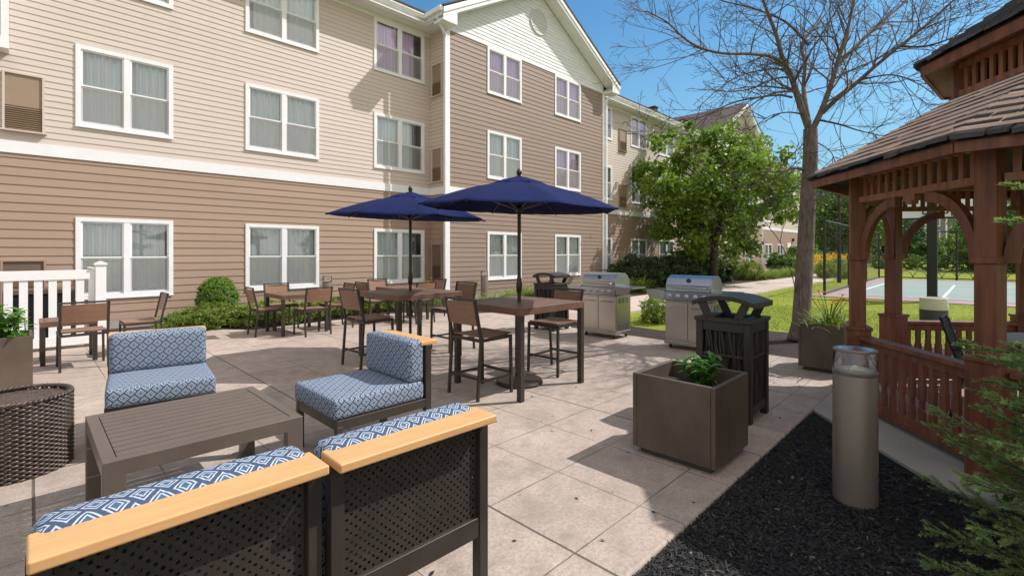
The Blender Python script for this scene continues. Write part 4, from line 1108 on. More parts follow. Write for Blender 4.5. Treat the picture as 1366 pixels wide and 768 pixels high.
def shakes(r0,z0,r1,z1,rows,seed,lip=.036):
    r=rng(seed); mb=MB()
    for k in range(8):
        for j in range(rows):
            u0=j/rows; u1=min(1.04,(j+1.25)/rows)
            ra=r0+(r1-r0)*u0; rb=r0+(r1-r0)*u1; za=z0+(z1-z0)*u0; zb=z0+(z1-z0)*u1
            A,B,d,n,L=side(k,ra); C,D,_,_,L2=side(k,rb); x=0
            while x<1-1e-3:
                w=min(r.uniform(.09,.24)/L,1-x); w=w if 1-x-w>.05 else 1-x
                t0,t1=x+.004,x+w-.004; ex=r.uniform(-.016,.014); th=r.uniform(.018,.034); dl=r.uniform(0,.008)
                p=[A.lerp(B,t0)+n*ex,A.lerp(B,t1)+n*(ex+r.uniform(-.006,.006)),C.lerp(D,t1),C.lerp(D,t0)]
                zs=[za+lip-ex*.55+dl,za+lip-ex*.55+dl+r.uniform(-.004,.004),zb+.012,zb+.012]
                vs=[(q.x,q.y,z) for q,z in zip(p,zs)]+[(q.x,q.y,z-th*(1 if i<2 else .6)) for i,(q,z) in enumerate(zip(p,zs))]
                mb.add(vs,[(0,1,2,3),(4,7,6,5),(0,4,5,1),(1,5,6,2),(3,7,4,0)]); x+=w
        a,b=GV(k,r0-.03,z0-.004),GV(k+1,r0-.03,z0-.004); c,dd=GV(k+1,r1,z1-.004),GV(k,r1,z1-.004)
        mb.add([a,b,c,dd],[(0,1,2,3)])
    return mb
shakes(2.18,2.142,1.0,2.80,10,5).build('roof',M['shake'],gz)
for k in range(8):
    a,b,d,n,L=side(k,1.06)
    p=GV(k,1.06); MB().cbox((0,0,2.90),(.075,.075,.30),0,TR(p.x,p.y)@RZ(GA-R(45)*k)).build('cupola_post',M['redwood'],gz)
    def place(mb,u,z,w,h,th,dn=0):
        c=a+d*u+n*dn; Ms=Matrix(((d.x,n.x,0,c.x),(d.y,n.y,0,c.y),(0,0,1,z),(0,0,0,1))); mb.cbox((0,0,0),(w,th,h),0,Ms)
    f=MB(); place(f,L/2,2.80,L-.06,.07,.04); place(f,L/2,3.045,L-.06,.05,.04); ns=9
    for i in range(ns): place(f,.05+(L-.1)*(i+.5)/ns,2.93,.036,.19,.02)
    f.build('cupola_slats',M['redwood_d'],gz)
    a,b,d,n,L=side(k,1.30); f=MB(); place(f,L/2,3.05,L,.085,.028)
    f.add([GV(k,1.29,3.02),GV(k+1,1.29,3.02),GV(k+1,1.0,3.10),GV(k,1.0,3.10)],[(0,1,2,3)]); f.build('cupola_fascia',M['redwood'],gz)
    MB().bar(GV(k,1.29,3.07),GV(k,.08,3.86),.035,.07).build('cupola_rafter',M['redwood'],gz)
shakes(1.36,3.095,.05,3.95,11,8).build('cupola_roof',M['shake'],gz)
f=MB(); f.lathe([(.09,0),(.09,.06),(.04,.09),(.06,.14),(.02,.22),(.003,.26)],(0,0,3.95),12); f.build('finial',M['redwood'],gz,smooth=True)
leafy_plant('weed_plant',(4.02,-.10,-.03),'small straggly weed at the edge of the gazebo walk',33,6,.13,.10,.04,.009,M['hosta'])
# furniture inside the gazebo
t=empty('patio_chair',(5.62,-.05,.05),R(178),'black wire mesh patio chair inside the gazebo behind its railing','chair')
for sx in (-1,1):
    MB().tube([(sx*.24,.22,0),(sx*.24,.22,.40),(sx*.23,-.18,.40)],.012,8).build('leg',M['blackmetal'],t,smooth=True)
    MB().tube([(sx*.24,-.26,0),(sx*.23,-.18,.40),(sx*.22,-.30,.80)],.012,8).build('rear_leg',M['blackmetal'],t,smooth=True)
    MB().tube([(sx*.23,-.24,.60),(sx*.26,-.05,.62),(sx*.26,.15,.60),(sx*.24,.22,.40)],.012,8).build('armrest',M['blackmetal'],t,smooth=True)
s=MB()
for i in range(15):
    x=-.22+.44*i/14; s.bar((x,-.18,.405),(x,.22,.405),.010,.006); y=-.18+.40*i/14; s.bar((-.22,y,.409),(.22,y,.409),.010,.006)
s.build('seat',M['blackmetal'],t)
s=MB(); s.tube([(-.22,-.19,.44),(-.22,-.30,.80),(-.15,-.32,.84),(.15,-.32,.84),(.22,-.30,.80),(.22,-.19,.44)],.011,8)
for i in range(15):
    x=-.21+.42*i/14; s.bar((x,-.19,.44),(x,-.315,.83),.010,.006); u=i/14; s.bar((-.21,-.19-.115*u,.44+.37*u),(.21,-.19-.115*u,.44+.37*u),.010,.006)
s.build('backrest',M['blackmetal'],t)
t=empty('patio_table',(5.86,-.50,.05),0,'round pale topped patio table inside the gazebo','table')
MB().lathe([(.44,.66),(.455,.67),(.455,.685),(.44,.69)],n=40).build('tabletop',M['padw'],t,smooth=True)
MB().lathe([(.25,0),(.25,.02),(.04,.05),(.03,.66)],n=20).build('pedestal',M['blackmetal'],t,smooth=True)

# ------------------------------------------------------------------ leafless tree by the lawn
def at(px,py,d):
    xc=(px-683)/640*d; p=RGT*xc+FWD*d; return Vector((p.x,p.y,EYE-(py-336.5)/640*d))
def twig(mb,p,d,L,r,lev,rr,sides):
    n=max(3,int(L/.16)); pts=[p.copy()]; d=d.normalized(); seg=L/n; bend=Vector((rr.gauss(0,.10),rr.gauss(0,.10),rr.gauss(.03,.08)))
    for i in range(n):
        d=(d+bend*.6+Vector((rr.gauss(0,.11),rr.gauss(0,.11),rr.gauss(.02,.11)))).normalized(); p=p+d*seg; pts.append(p.copy())
    mb.tube(pts,[max(.0025,r*(1-.72*i/n)) for i in range(n+1)],sides,cap=False)
    if lev<=0: return
    m=int(L*(4.6 if lev>1 else 6.5))+1
    for i in range(m):
        u=rr.uniform(.15,1); j=min(n-1,int(u*n)); q=pts[j].lerp(pts[j+1],u*n-j); ax=(pts[j+1]-pts[j]).normalized()
        o=ax.orthogonal().normalized(); o=Matrix.Rotation(rr.uniform(0,2*PI),3,ax)@o
        nd=(ax*rr.uniform(.5,1.0)+o*rr.uniform(.5,.95)).normalized()
        twig(mb,q,nd,L*rr.uniform(.28,.62)*(1-.35*u),r*(1-.6*u)*.5,lev-1,rr,4)
bare=empty('bare_tree',(9.1,2.22,-.05),0,'leafless grey barked tree standing on the lawn edge behind the planter','tree')
B0=Vector((9.1,2.22,-.05)); rb=rng(21)
def spline(pts,n=4):
    out=[]
    for i in range(len(pts)-1):
        p0=pts[max(0,i-1)];p1=pts[i];p2=pts[i+1];p3=pts[min(len(pts)-1,i+2)]
        for k in range(n):
            t=k/n; out.append(.5*((2*p1)+(p2-p0)*t+(2*p0-5*p1+4*p2-p3)*t*t+(3*p1-p0-3*p2+p3)*t**3))
    return out+[pts[-1]]
D0=8.03
tr=[at(1066,454,D0),at(1069,420,D0),at(1073,360,D0),at(1076,300,D0),at(1079,245,D0),at(1081,205,D0),at(1081,172,D0)]
tp=spline(tr,4); m=MB(); nt=len(tp); m.tube([p-B0 for p in tp],[.19-.055*min(1,i/3) if i<4 else .135-.033*(i-4)/(nt-4) for i in range(nt)],14)
for i in range(10):
    p=tp[4+i*2]; 
m.build('trunk',M['bark'],bare,smooth='all')
LIMBS=[ # pixel path (px,py,depth), radius at the start, spawn count
 ([(1081,178,8.03),(1066,135,7.95),(1055,100,7.8),(1045,82,7.7),(1035,45,7.6),(1018,0,7.4),(1008,-50,7.3)],.095,26),
 ([(1046,88,7.75),(1030,76,7.5),(1000,72,7.2),(962,71,6.9),(930,62,6.7),(908,47,6.6),(890,30,6.5),(862,15,6.4)],.05,22),
 ([(1079,165,8.05),(1072,120,8.3),(1074,85,8.6),(1069,62,8.8),(1082,40,9.0),(1098,15,9.2),(1106,-20,9.3)],.065,20),
 ([(1083,175,8.03),(1097,145,8.0),(1110,108,7.9),(1118,80,7.8),(1130,42,7.7),(1139,0,7.6),(1146,-50,7.5)],.085,24),
 ([(1116,86,7.82),(1140,64,8.0),(1166,38,8.2),(1202,8,8.4),(1235,-25,8.6)],.06,18),
 ([(1097,150,8.0),(1121,128,7.7),(1146,108,7.4),(1166,90,7.2),(1200,62,6.9),(1240,30,6.7),(1278,-5,6.5)],.07,24),
 ([(1150,106,7.4),(1190,100,7.0),(1225,112,6.8),(1248,128,6.7)],.022,12),
 ([(1092,160,8.02),(1120,166,7.7),(1145,174,7.5),(1180,182,7.2)],.03,12),
 ([(1056,130,7.9),(1040,127,7.6),(1012,130,7.2),(975,138,6.9),(940,158,6.7),(915,183,6.6)],.032,16),
 ([(1052,94,7.75),(1030,92,7.5),(990,100,7.2),(960,118,7.0),(930,145,6.8)],.024,14),
 ([(1068,152,8.0),(1050,150,8.2),(1025,156,8.5),(1000,175,8.7)],.022,10),
 ([(1078,60,8.8),(1060,40,8.6),(1040,25,8.4),(1000,10,8.2),(960,0,8.0),(930,-20,7.9)],.04,18),
 ([(1120,70,7.8),(1110,50,7.6),(1085,48,7.4),(1060,30,7.2)],.025,10),
 ([(1200,62,6.9),(1235,62,6.7),(1275,50,6.5),(1310,45,6.3)],.03,14),
 ([(1166,40,8.2),(1180,30,8.5),(1225,28,8.9),(1270,10,9.2)],.03,14),
 ([(1070,226,8.0),(1058,224,7.8),(1040,229,7.6),(1012,228,7.4)],.05,9),
 ([(1075,262,8.0),(1086,280,7.9),(1104,296,7.8),(1116,318,7.7)],.014,5),
 ([(1062,390,8.0),(1052,350,7.9),(1040,322,7.8),(1020,296,7.7)],.014,4),
 ([(1076,180,8.0),(1068,196,7.8),(1050,212,7.6),(1030,240,7.5)],.018,10),
 ([(1090,190,8.0),(1110,205,7.9),(1118,240,7.8)],.016,8),
]
for pts,r0,ns in LIMBS:
    sp=spline([at(*q) for q in pts],4); n=len(sp); m=MB()
    m.tube([p-B0 for p in sp],[max(.006,r0*.62*(1-.80*i/n)) for i in range(n)],8,cap=False)
    for s in range(int(ns*.9)):
        u=rb.uniform(.12,1); j=min(n-2,int(u*(n-1))); q=sp[j].lerp(sp[j+1],rb.random())-B0; ax=(sp[j+1]-sp[j]).normalized()
        o=ax.orthogonal().normalized(); o=Matrix.Rotation(rb.uniform(0,2*PI),3,ax)@o
        nd=(ax*rb.uniform(.35,.9)+o*rb.uniform(.5,1)+Vector((0,0,.15))).normalized()
        twig(m,q,nd,rb.uniform(.5,1.6)*(1.15-.45*u),max(.006,r0*(1-.75*u)*.24),2,rb,5)
    m.build('limb',M['bark'] if r0>.04 else M['barkd'],bare,smooth='all')

# ------------------------------------------------------------------ leafy trees and shrubs
def leaf_quad(mb,p,nrm,L,w,r):
    t=nrm.orthogonal().normalized(); t=Matrix.Rotation(r.uniform(0,2*PI),3,nrm)@t; s=nrm.cross(t)
    k=nrm*(L*.12)
    mb.add([p-t*L*.5,p+s*w*.5+k*.3,p+t*L*.5-k,p-s*w*.5+k*.3],[(0,1,2,3)])
def crown(mb,c,rad,ncl,per,L,w,r,rough=.35,seed=0,clr=.16,up=.35,shell=.55,floor=None):
    c=Vector(c); rad=Vector(rad); out=[]
    for i in range(ncl):
        while True:
            d=Vector((r.gauss(0,1),r.gauss(0,1),r.gauss(0,1)))
            if d.length>.1: break
        d.normalize(); q=1+rough*(noise.noise(d*1.7+Vector((seed,0,0)))+.5*noise.noise(d*4+Vector((0,seed,0))))
        u=(shell+(1-shell)*r.random()**.6) if r.random()<.82 else r.uniform(.2,shell)
        p=c+Vector((d.x*rad.x,d.y*rad.y,d.z*rad.z))*(u*q)
        if floor is not None and p.z<floor: continue
        out.append(p); cr=clr*min(rad)*r.uniform(.7,1.4)
        for k in range(int(per*r.uniform(.6,1.4))):
            e=Vector((r.gauss(0,1),r.gauss(0,1),r.gauss(0,.75)))*cr*.6
            nn=(Vector((r.gauss(0,1),r.gauss(0,1),r.gauss(0,1)+up*2))+d*.5); nn=nn.normalized() if nn.length>.01 else Vector((0,0,1))
            leaf_quad(mb,p+e,nn,L*r.uniform(.7,1.3),w*r.uniform(.7,1.3),r)
    return out
def leafy_tree(name,loc,label,H,rad,cz,mat,ncl,per,L,w,seed,tr_r=.12,group=None,rough=.35,clr=.16,limbs=10,bark='barkd'):
    t=empty(name,loc,0,label,'tree',group); r=rng(seed); f=MB()
    cl=crown(f,(0,0,cz),rad,ncl,per,L,w,r,rough,seed,clr,floor=.3)
    tk=MB(); top=cz+rad[2]*.3
    tk.tube([(0,0,-.1),(r.gauss(0,.05),r.gauss(0,.05),cz*.4),(r.gauss(0,.1),r.gauss(0,.1),cz),(r.gauss(0,.15),r.gauss(0,.15),top)],[tr_r*1.25,tr_r,tr_r*.6,tr_r*.2],9)
    for i in range(limbs):
        q=r.choice(cl); z0=r.uniform(.35,.9)*cz; p0=Vector((0,0,z0)); m=p0.lerp(q,.5)+Vector((0,0,.1*rad[2]))
        tk.tube(spline([p0,m,q],3),[tr_r*.45*(1-.11*k) for k in range(7)],5,cap=False)
    tk.build('trunk',M[bark],t,smooth='all'); f.build('crown',M[mat],t); return t
leafy_tree('leafy_tree',(22.0,8.85,-.03),'bushy bright green tree in front of the far hotel section',7.3,(3.15,3.15,2.9),4.35,'leafm',265,72,.22,.15,31,.17,rough=.42,clr=.125,limbs=26,bark='barkd')
[c for c in bpy.data.objects['leafy_tree'].children if c.name.startswith('crown')][0].data.materials[0]=leafmat('bright tree leaves',(.055,.115,.016),(.235,.34,.038),.40,.5,.9)
def shrub(name,loc,label,rad,mat,ncl,per,L,w,seed,group=None,rough=.25,clr=.2,shell=.75,up=.2):
    t=empty(name,loc,0,label,'shrub',group); r=rng(seed); f=MB(); cl=crown(f,(0,0,rad[2]*.55),(rad[0],rad[1],rad[2]*.62),ncl,per,L,w,r,rough,seed,clr,up,shell,floor=.02)
    st=MB()
    for q in r.sample(cl,min(12,len(cl))): st.tube([(q.x*.1,q.y*.1,-.05),(q.x*.5,q.y*.5,q.z*.6),tuple(q)],[.018,.012,.005],5,cap=False)
    st.build('stems',M['barkd'],t); f.build('foliage',M[mat],t); return t
shrub('boxwood_shrub',(2.80,11.38,0),'clipped round boxwood shrub under the second ground floor window',(.36,.36,.80),'box',520,40,.030,.02,41,rough=.05,shell=.90,clr=.11)
for i,(x,y,rx,ry,h,lb) in enumerate([(2.5,10.72,.8,.6,.40,'low spreading green shrub at the left end, beneath the clipped boxwood'),(3.75,10.5,.95,.62,.42,'low spreading green shrub between the boxwood and the dining set'),(5.1,10.7,.95,.6,.40,'low spreading green shrub behind the dining set and its chairs'),(6.4,10.9,.75,.5,.40,'low spreading green shrub at the right end, near the third window')]):
    shrub('spreading_shrub',(x,y,-.03),lb,(rx,ry,h),'cover',190,34,.085,.024,50+i,'low shrubs under the windows',.3,.20,.6,.5)
for i,(x,y,rx,ry,h,lb) in enumerate([(18.0,10.2,1.7,1.1,1.1,'dark spreading juniper nearest the gabled wing'),(20.9,9.9,1.9,1.2,1.2,'dark spreading juniper under the leafy tree'),(24.2,9.9,1.6,1.1,1.05,'dark spreading juniper right of the leafy tree trunk')]):
    shrub('juniper_shrub',(x,y,-.03),lb,(rx,ry,h),'juniper',260,42,.20,.05,60+i,'dark junipers along the hotel',.35,.17,.55,.3)
shrub('golden_shrub',(27.2,9.3,-.03),'loose yellow green shrub at the end of the juniper row',(.95,.9,.9),'leafy',150,34,.12,.04,66,None,.35,.2)
shrub('rounded_shrub',(36.5,10.0,-.03),'rounded green shrub by the far ground floor windows',(1.2,.9,1.1),'leafm',150,40,.16,.10,67)
shrub('rounded_shrub',(43.5,10.4,-.03),'larger green shrub before the far white door',(1.8,1.1,1.7),'leafm',170,40,.2,.12,68)
# tufts of ornamental grass along the building bed
def tuft(label,seed,n=150,L=.55):
    t=empty('grass_tuft',(0,0,0),0,label,'ornamental grass','yellow green grass tufts along the hotel bed'); r=rng(seed); m=MB()
    for i in range(n):
        a=r.uniform(0,2*PI); leafblade(m,(r.gauss(0,.07),r.gauss(0,.07),0),(math.cos(a),math.sin(a),r.uniform(.5,2.2)),L*r.uniform(.6,1.1),.011,r.uniform(1.0,2.2),n=5)
    m.build('blades',M['leafy'],t,smooth='all'); return t
tf=tuft('yellow green grass tuft directly right of the far bollard light',3); tf.location=(10.35,10.4,-.03)
for i,(x,y,s,lb) in enumerate([(11.1,10.35,1.,'yellow green grass tuft under the first window of the gabled wing'),(11.9,10.2,1.1,'yellow green grass tuft left of the far trash bin canopy'),(12.7,10.1,1.,'yellow green grass tuft behind the far trash bin'),(13.5,9.9,1.1,'yellow green grass tuft right of the far trash bin'),(15.3,9.6,1.1,'yellow green grass tuft at the corner of the gabled wing'),(16.3,9.4,1.3,'yellow green grass tuft behind the left grill'),(8.9,2.9+6.6,.9,'yellow green grass tuft beside the wing corner downspout'),
   (28.2,8.7,1.2,'yellow green grass tuft by the bend of the path'),(29.5,8.6,1.2,'second yellow green grass tuft along the path bend'),(30.9,8.7,1.2,'yellow green grass tuft midway along the far path'),(32.4,8.8,1.3,'yellow green grass tuft under the tall far window'),(34.0,8.9,1.3,'yellow green grass tuft left of the white far downspout'),(36.0,9.1,1.4,'yellow green grass tuft right of the white far downspout'),(38.2,9.4,1.4,'last yellow green grass tuft before the bare trunk')]):
    c=dup(tf,(x,y,-.03),i*1.1,lb); c.scale=(s*1.45,s*1.45,s*1.25)
daylily('daylily_plant',(7.95,11.15,-.03),'yellow daylilies in the inner corner of the hotel walls',7,110,.62,14,M['yellowfl'],.3)
daylily('daylily_plant',(8.75,10.35,-.03),'yellow daylilies left of the far bollard light',8,80,.6,6,M['yellowfl'],.2)
daylily('daylily_plant',(7.35,4.05,-.03),'green leafy clump between the two grills',9,70,.42,0,M['yellowfl'],.15) if False else None
shrub('border_shrub',(9.4,5.0,-.03),'small yellow green shrub between the two grills',(.38,.35,.55),'cover',70,26,.09,.025,71)
# flower bed and low hedge by the court
for i,(x,y) in enumerate([(40.5,9.2),(43.0,8.6),(45.8,8.0)]):
    shrub('flowering_shrub',(x,y,-.03),['mass of yellow flowers nearest the path','mass of yellow flowers in the middle of the far bed','mass of yellow flowers nearest the court fence'][i],(1.5,1.2,1.15),'yellowfl' if i else 'yellowfl',110,34,.10,.07,80+i,'yellow flower masses beyond the path',.3)
t=shrub('low_hedge',(33.8,6.3,-.03),'low clipped green hedge in front of the yellow flowers',(3.2,.9,.85),'leafy',260,36,.10,.06,85,None,.12,.3)

# ------------------------------------------------------------------ sports court
mb=MB(); mb.prism([(18.9,4.35),(18.9,-16),(34.1,-16),(34.1,4.4)],-.15,-.028); tag(mb.build('court_surround',M['court_r']),kind='structure')
mb=MB(); mb.add([(20.2,3.7,-.022),(20.2,-15.2,-.022),(32.9,-15.2,-.022),(32.9,3.75,-.022)],[(0,1,2,3)]); tag(mb.build('court_surface',M['court_g']),kind='structure')
mb=MB()
for a,b in (((20.4,.95),(29.0,1.03)),((20.4,3.35),(32.7,3.43)),((20.4,-14.9),(32.7,-14.82)),((20.4,-14.8),(20.48,3.34)),((32.62,-14.8),(32.7,3.34)),((28.92,-1.1),(29.0,.94)),((20.4,-1.2),(29.0,-1.12))):
    mb.add([(a[0],a[1],-.017),(b[0],a[1],-.017),(b[0],b[1],-.017),(a[0],b[1],-.017)],[(0,1,2,3)])
tag(mb.build('court_lines',M['line']),kind='structure')
t=empty('basketball_hoop',(19.2,1.15,-.03),0,'basketball hoop on a thick black padded post at the court edge','basketball hoop')
MB().cbox((0,0,1.55),(.24,.24,3.1)).build('post',M['blackmetal'],t,bevel=.02)
m=MB(); m.bar((0,0,2.95),(1.2,0,3.1),.1); m.bar((0,0,2.5),(1.2,0,2.8),.08); m.build('arm',M['blackmetal'],t)
MB().cbox((1.23,0,3.1),(.04,1.83,1.07)).build('backboard',M['white'],t)
m=MB()
for s in (-1,1): m.cbox((1.23,s*.9,3.1),(.06,.06,1.13)); m.cbox((1.23,0,3.1+s*.53),(.058,1.74,.06))
for s in (-1,1): m.cbox((1.2085,s*.3,2.93),(.004,.04,.45)); m.cbox((1.2085,0,2.93+s*.21),(.0045,.56,.04))
m.build('frame',M['blackmetal'],t)
m=MB(); pts=[(1.25+.26+.23*math.cos(2*PI*i/20),.23*math.sin(2*PI*i/20),2.78) for i in range(21)]; m.tube(pts,.01,6); m.build('rim',M['orangefl'],t)
t=empty('round_barrel',(13.2,.77,-.05),0,'short round barrel, cream above and black below, standing on the grass','barrel')
MB().lathe([(.225,0),(.23,.3),(.229,.32)],n=32).build('lower_band',M['pad'],t,smooth=True); MB().lathe([(.226,.32),(.232,.34),(.225,.56),(.20,.57),(.19,.53),(.001,.52)],n=32,caps=False).build('body',M['padw'],t,smooth=True)
# black chain-link fence on two sides of the court
t=empty('court_fence',(34.7,4.4,-.04),0,'tall black chain link fence round the far sides of the sports court','fence')
O=Vector((34.7,4.4,0))
posts=[(19.55,4.0),(24.5,4.13),(29.6,4.27),(34.7,4.4)]+[(34.7,4.4-3.3*i) for i in range(1,7)]
for x,y in posts: MB().tube([(x-O.x,y-O.y,0),(x-O.x,y-O.y,2.65)],.045,8).build('post',M['blackmetal'],t)
m=MB()
for z in (.08,2.6): m.tube([(0,0,z),(0,-20,z)],.03,6); m.tube([(0,0,z),(-15.15,-.4,z)],.03,6)
m.build('rail',M['blackmetal'],t)
m=MB()
def links(p,q,h,s):
    p=Vector(p);q=Vector(q);L=(q-p).length;d=(q-p)/L;k=0
    x=-h
    while x<L:
        for sg in (1,-1):
            a,b=(x,x+h); z0,z1=(0,h) if sg>0 else (h,0)
            if a<0: z0=z0+(z1-z0)*(-a/h); a=0
            if b>L: z1=z0+(z1-z0)*((L-a)/(b-a)) ; b=L
            if b-a>.02: m.bar(p+d*a+Vector((0,0,.08+z0)),p+d*b+Vector((0,0,.08+z1)),.0026)
        x+=s
links((0,0,0),(0,-20,0),2.5,.2); links((0,0,0),(-15.15,-.4,0),2.5,.25)
m.build('wire_mesh',M['blackmetal'],t)
t=empty('lamp_post',(28.2,5.15,-.05),0,'slim black lamp post on the grass beside the court','lamp post')
MB().tube([(0,0,0),(0,0,4.9)],[.09,.05],10).build('pole',M['blackmetal'],t,smooth=True); m=MB(); m.lathe([(.05,4.9),(.22,4.95),(.26,5.0),(.16,5.3),(.03,5.4)],n=16); m.build('lamp_head',M['blackmetal'],t,smooth=True)
m=MB()
for i in range(26):
    y=3.9-.62*i; m.tube([(35.6,y+.31*math.cos(a*PI/8),.42*math.sin(a*PI/8)-.04) for a in range(9)],.016,5)
tag(m.build('wire_border',M['blackmetal']),'low hooped black wire border edging the grass beyond the court','garden border')
# clipped hedge balls in a row
for i,(x,y,s) in enumerate([(54.5,6.6,1.0),(52.6,4.7,.95),(51.6,3.0,.9),(52.0,1.5,1.0),(53.0,.1,1.05),(54.2,-1.6,1.0)]):
    shrub('hedge_ball',(x,y,-.05),'clipped hedge ball, '+['farthest left in the row beyond the court','second from left in the row beyond the court','directly left of the black hoop post','directly right of the black hoop post','fifth in the row, left of the big gazebo post','last of the row, behind the big gazebo post'][i],(1.05*s,1.05*s,1.25*s),'leafm',120,22,.13,.09,90+i,'clipped hedge balls in a row',.05,.14,.85)
# woods and trees beyond
k=0
far=[ # px, depth, base radius, height, material
 (1078,64,4.5,11,'leafd','dark tree right behind the bare trunk'),(1100,52,4.2,9.6,'leafm','green tree left of the slim lamp post'),(1122,60,4.6,12.5,'leafd','tall dark tree behind the slim lamp post'),(1143,50,3.8,9.0,'leafm','green tree seen left of the nearer gazebo post'),(1166,58,4.2,10.5,'leafd','dark tree between the two slim gazebo posts'),
 (1190,66,3.2,6.2,'leafd','dense dark tree left of the grey house'),(1212,64,2.3,5.4,'leafd','low dark tree before the left corner of the grey house'),(1238,60,1.5,3.4,'leafm','small light green tree left of the hoop post'),(1265,62,2.0,3.8,'leafy','small pale tree right of the hoop post'),(1303,66,3.0,7.0,'leafd','dark tree right of the grey house'),
 (1322,62,3.2,7.2,'leafm','green tree behind the thick front gazebo post'),(1345,36,3.0,5.4,'leafm','green tree right of the thick front gazebo post'),(1380,40,4.0,8.0,'leafd','dark tree at the right frame edge'),(1430,44,4.5,9,'leafm','tree beyond the right frame edge')]
for i,(px,d,rr_,h,mt,lb) in enumerate(far):
    p=at(px,336.5,d); 
    leafy_tree('background_tree',(p.x,p.y,-.06),lb,h,(rr_,rr_,h*.42),h*.56,mt,130,34,.34 if h>5 else .22,.24 if h>5 else .15,100+i,.16,'trees beyond the court',.35,.17,8)
p=at(1353,368,36); shrub('round_shrub',(p.x,p.y,-.05),'large rounded grey green shrub at the right behind the gazebo',(1.5,1.5,2.6),'leafm',170,34,.16,.1,131,None,.12,.17)
# grey house beyond
gh=empty('grey_house',(0,0,0),0,'distant grey house with white trim behind the court trees','house')
c0=at(1150,336.5,78); c1=at(1345,336.5,78); gd=(c1-c0); gL=gd.length; gd.normalize(); gn=Vector((-gd.y,gd.x,0)); gn=gn if gn.dot(FWD)>0 else -gn
gh.location=(c0.x,c0.y,-.05); gh.rotation_euler=(0,0,math.atan2(gd.y,gd.x))
sgn=1 if Vector((-gd.y,gd.x,0)).dot(FWD)>0 else -1
m=MB(); m.box((0,0,0),(gL,sgn*9,8)) if sgn>0 else m.box((0,-9,0),(gL,0,8)); m.build('wall',M['greywall'],gh)
m=MB(); 
m.add([(-.6,-sgn*.6,7.9),(gL+.6,-sgn*.6,7.9),(gL+.6,sgn*4.5,10.6),(-.6,sgn*4.5,10.6),(-.6,sgn*9.6,7.9),(gL+.6,sgn*9.6,7.9)],[(0,1,2,3),(3,2,5,4),(0,3,4),(1,5,2)]); m.build('roof',M['roof'],gh)
for x in (.1,gL*.43,gL*.575,gL-.2):
    m=MB(); m.cbox((x,-sgn*.03,4),(.28,.06,8)); m.build('corner_trim',M['white'],gh)
for x in (gL*.2,gL*.5,gL*.74,gL*.88):
    for z in (1.4,4.2,6.5):
        m=MB(); m.cbox((x,-sgn*.04,z),(1.5,.08,1.6)); w=m.build('window',M['white'],gh); MB().cbox((x,-sgn*.085,z),(1.2,.02,1.3)).build('pane',M['greywall'],w)
gm=MB(); gm.cbox((gL*.5,-sgn*.05,3.0),(gL-.5,.06,.25)); gm.build('band_board',M['white'],gh)
# distant wood that reads as one mass
m=MB(); r=rng(77)
for i in range(34):
    a=R(-62)+R(98)*i/33; d=r.uniform(115,150); p=Vector((d*math.cos(a),d*math.sin(a),0)); hh=r.uniform(7,11)
    if p.y>24 and p.x<60: continue
    crown(m,(p.x,p.y,hh*.5),(6.5,6.5,hh*.55),70,14,1.1,.8,r,.3,i,.16)
tag(m.build('distant_wood',M['leafd']),'dark band of distant trees on the skyline','trees',kind='stuff')
# grass blades on the nearer lawn
m=MB(); r=rng(55); n=0
def on_lawn(x,y):
    if y>5.75 and x<40: return False
    if x<9.2 or (x<10.1 and y<3.1 and y>-2.6): return False
    if x>18.8 and y<4.5: return False
    return (Vector((x,y))-GC.xy).length>2.4
while n<22000:
    x=r.uniform(8.5,26) if r.random()<.3 else r.uniform(8.5,15); y=r.uniform(-4,5.9)
    if not on_lawn(x,y): continue
    n+=1; h=r.uniform(.025,.065); a=r.uniform(0,2*PI); w=.006; dx,dy=r.gauss(0,.025),r.gauss(0,.025)
    m.add([(x-w*math.cos(a),y-w*math.sin(a),-.05),(x+w*math.cos(a),y+w*math.sin(a),-.05),(x+dx,y+dy,-.05+h)],[(0,1,2)])
tag(m.build('lawn_grass',M['grassb']),'short mown grass blades on the lawn','grass',kind='stuff')

# ------------------------------------------------------------------ spruce at the right edge
sp0=Vector((3.30,-.63,-.03)); spr=empty('spruce_tree',sp0,0,'young spruce tree reaching in from the right over the black mulch','tree')
m=MB(); m.tube([(0,0,0),(.01,.01,1.5),(0,.02,3.2),(.01,0,4.5)],[.06,.045,.025,.006],9); m.build('trunk',M['barkd'],spr,smooth='all')
rs=rng(17)
def needles(mb,p,q,dens,L,mi,rr):
    ax=(q-p); l=ax.length; ax.normalize(); o=ax.orthogonal().normalized(); n=int(l*dens); b=ax.cross(o)
    for i in range(n):
        t=rr.random(); a=rr.uniform(0,2*PI); rd=o*math.cos(a)+b*math.sin(a); c=p.lerp(q,t)
        d=(rd*rr.uniform(.6,1)+ax*rr.uniform(.45,.9)+Vector((0,0,.18))).normalized(); s=d.cross(ax); s=s.normalized() if s.length>.01 else o; ll=L*rr.uniform(.75,1.15); w=.0017
        mb.add([c-s*w,c+s*w,c+d*ll*.65+s*w*.9,c+d*ll,c+d*ll*.65-s*w*.9],[(0,1,2,3,4)],mi)
whorl=[(.05,1.02,8),(.18,1.0,20),(.36,.92,20),(.56,.84,15),(.76,.80,10),(.98,.80,5),(1.20,.62,5),(1.68,.66,4),(2.36,.60,0),(2.85,.7,10),(3.35,.5,20),(3.85,.3,30)]
base_az=math.atan2(-RGT.y,-RGT.x)
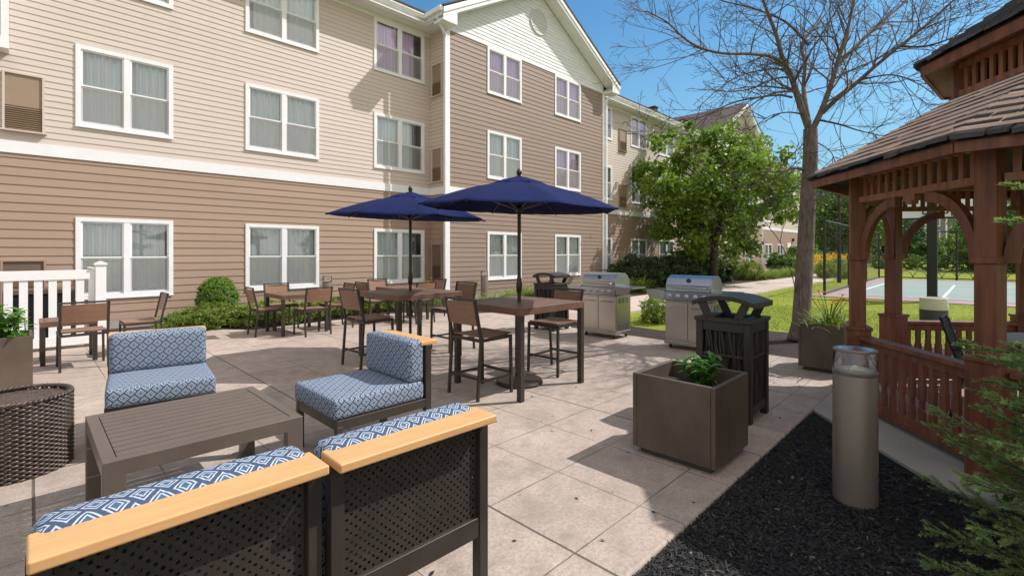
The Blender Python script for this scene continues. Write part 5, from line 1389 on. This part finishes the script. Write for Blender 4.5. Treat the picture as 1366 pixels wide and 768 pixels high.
for wi,(z,L,el) in enumerate(whorl):
    nb=12 if z<1.1 else 8
    for i in range(nb):
        az=base_az+2*PI*i/nb+rs.gauss(0,.10)+wi*.37*(0 if i==0 and False else 1)
        LL=L*rs.uniform(.72,.97); e=R(el+rs.gauss(0,7)); vis=math.cos(az-base_az)>-.25
        dens=560 if vis else 140
        d=Vector((math.cos(az)*math.cos(e),math.sin(az)*math.cos(e),math.sin(e)))
        p=Vector((0,0,max(.04,z+rs.gauss(0,.07)))); mb=MB(); n=7; pts=[p.copy()]
        for k in range(n):
            d=(d+Vector((rs.gauss(0,.03),rs.gauss(0,.03),-.045+.02*k*.9))).normalized(); p=p+d*LL/n; pts.append(p.copy())
        mb.tube(pts,[.011*(1-.75*k/n) for k in range(n+1)],5,0,False)
        for k in range(n):
            if k>0: needles(mb,pts[k],pts[k+1],dens,.022,2 if k>=n-1 else 1,rs)
        tip=pts[-1]; needles(mb,tip-(pts[-1]-pts[-2])*.2,tip+d*.015,dens*2.5,.021,2,rs)
        ntw=15
        for k in range(ntw):
            u=.18+.78*k/(ntw-1); j=min(n-1,int(u*n)); q=pts[j].lerp(pts[j+1],u*n-j); ax=(pts[j+1]-pts[j]).normalized()
            sd=ax.cross(Vector((0,0,1))).normalized()*(1 if k%2 else -1)
            td=(ax*.85+sd*.75+Vector((0,0,rs.gauss(-.02,.14)))).normalized(); tl=(.32*(1-u)+.09)*rs.uniform(.7,1.15)*L
            a=q; m2=q+td*tl*.55; td2=(td+ax*.18+Vector((0,0,.05))).normalized(); z2=m2+td2*tl*.45
            mb.tube([a,m2,z2],[.0035,.0028,.0015],4,0,False)
            needles(mb,a,m2,dens,.022,1,rs); needles(mb,m2,z2,dens*1.15,.020,2 if rs.random()<.5 else 1,rs)
            if tl>.16:
                for s2 in (1,-1):
                    t3=(td+sd.cross(td).cross(td)*0+ax*s2*.7).normalized(); e3=m2+t3*tl*.35; mb.tube([m2,e3],[.0025,.0015],4,0,False); needles(mb,m2,e3,dens,.020,1 if rs.random()<.6 else 2,rs)
        mb.build('branch',[M['barkd'],M['spruce'],M['spruce_new']],spr)
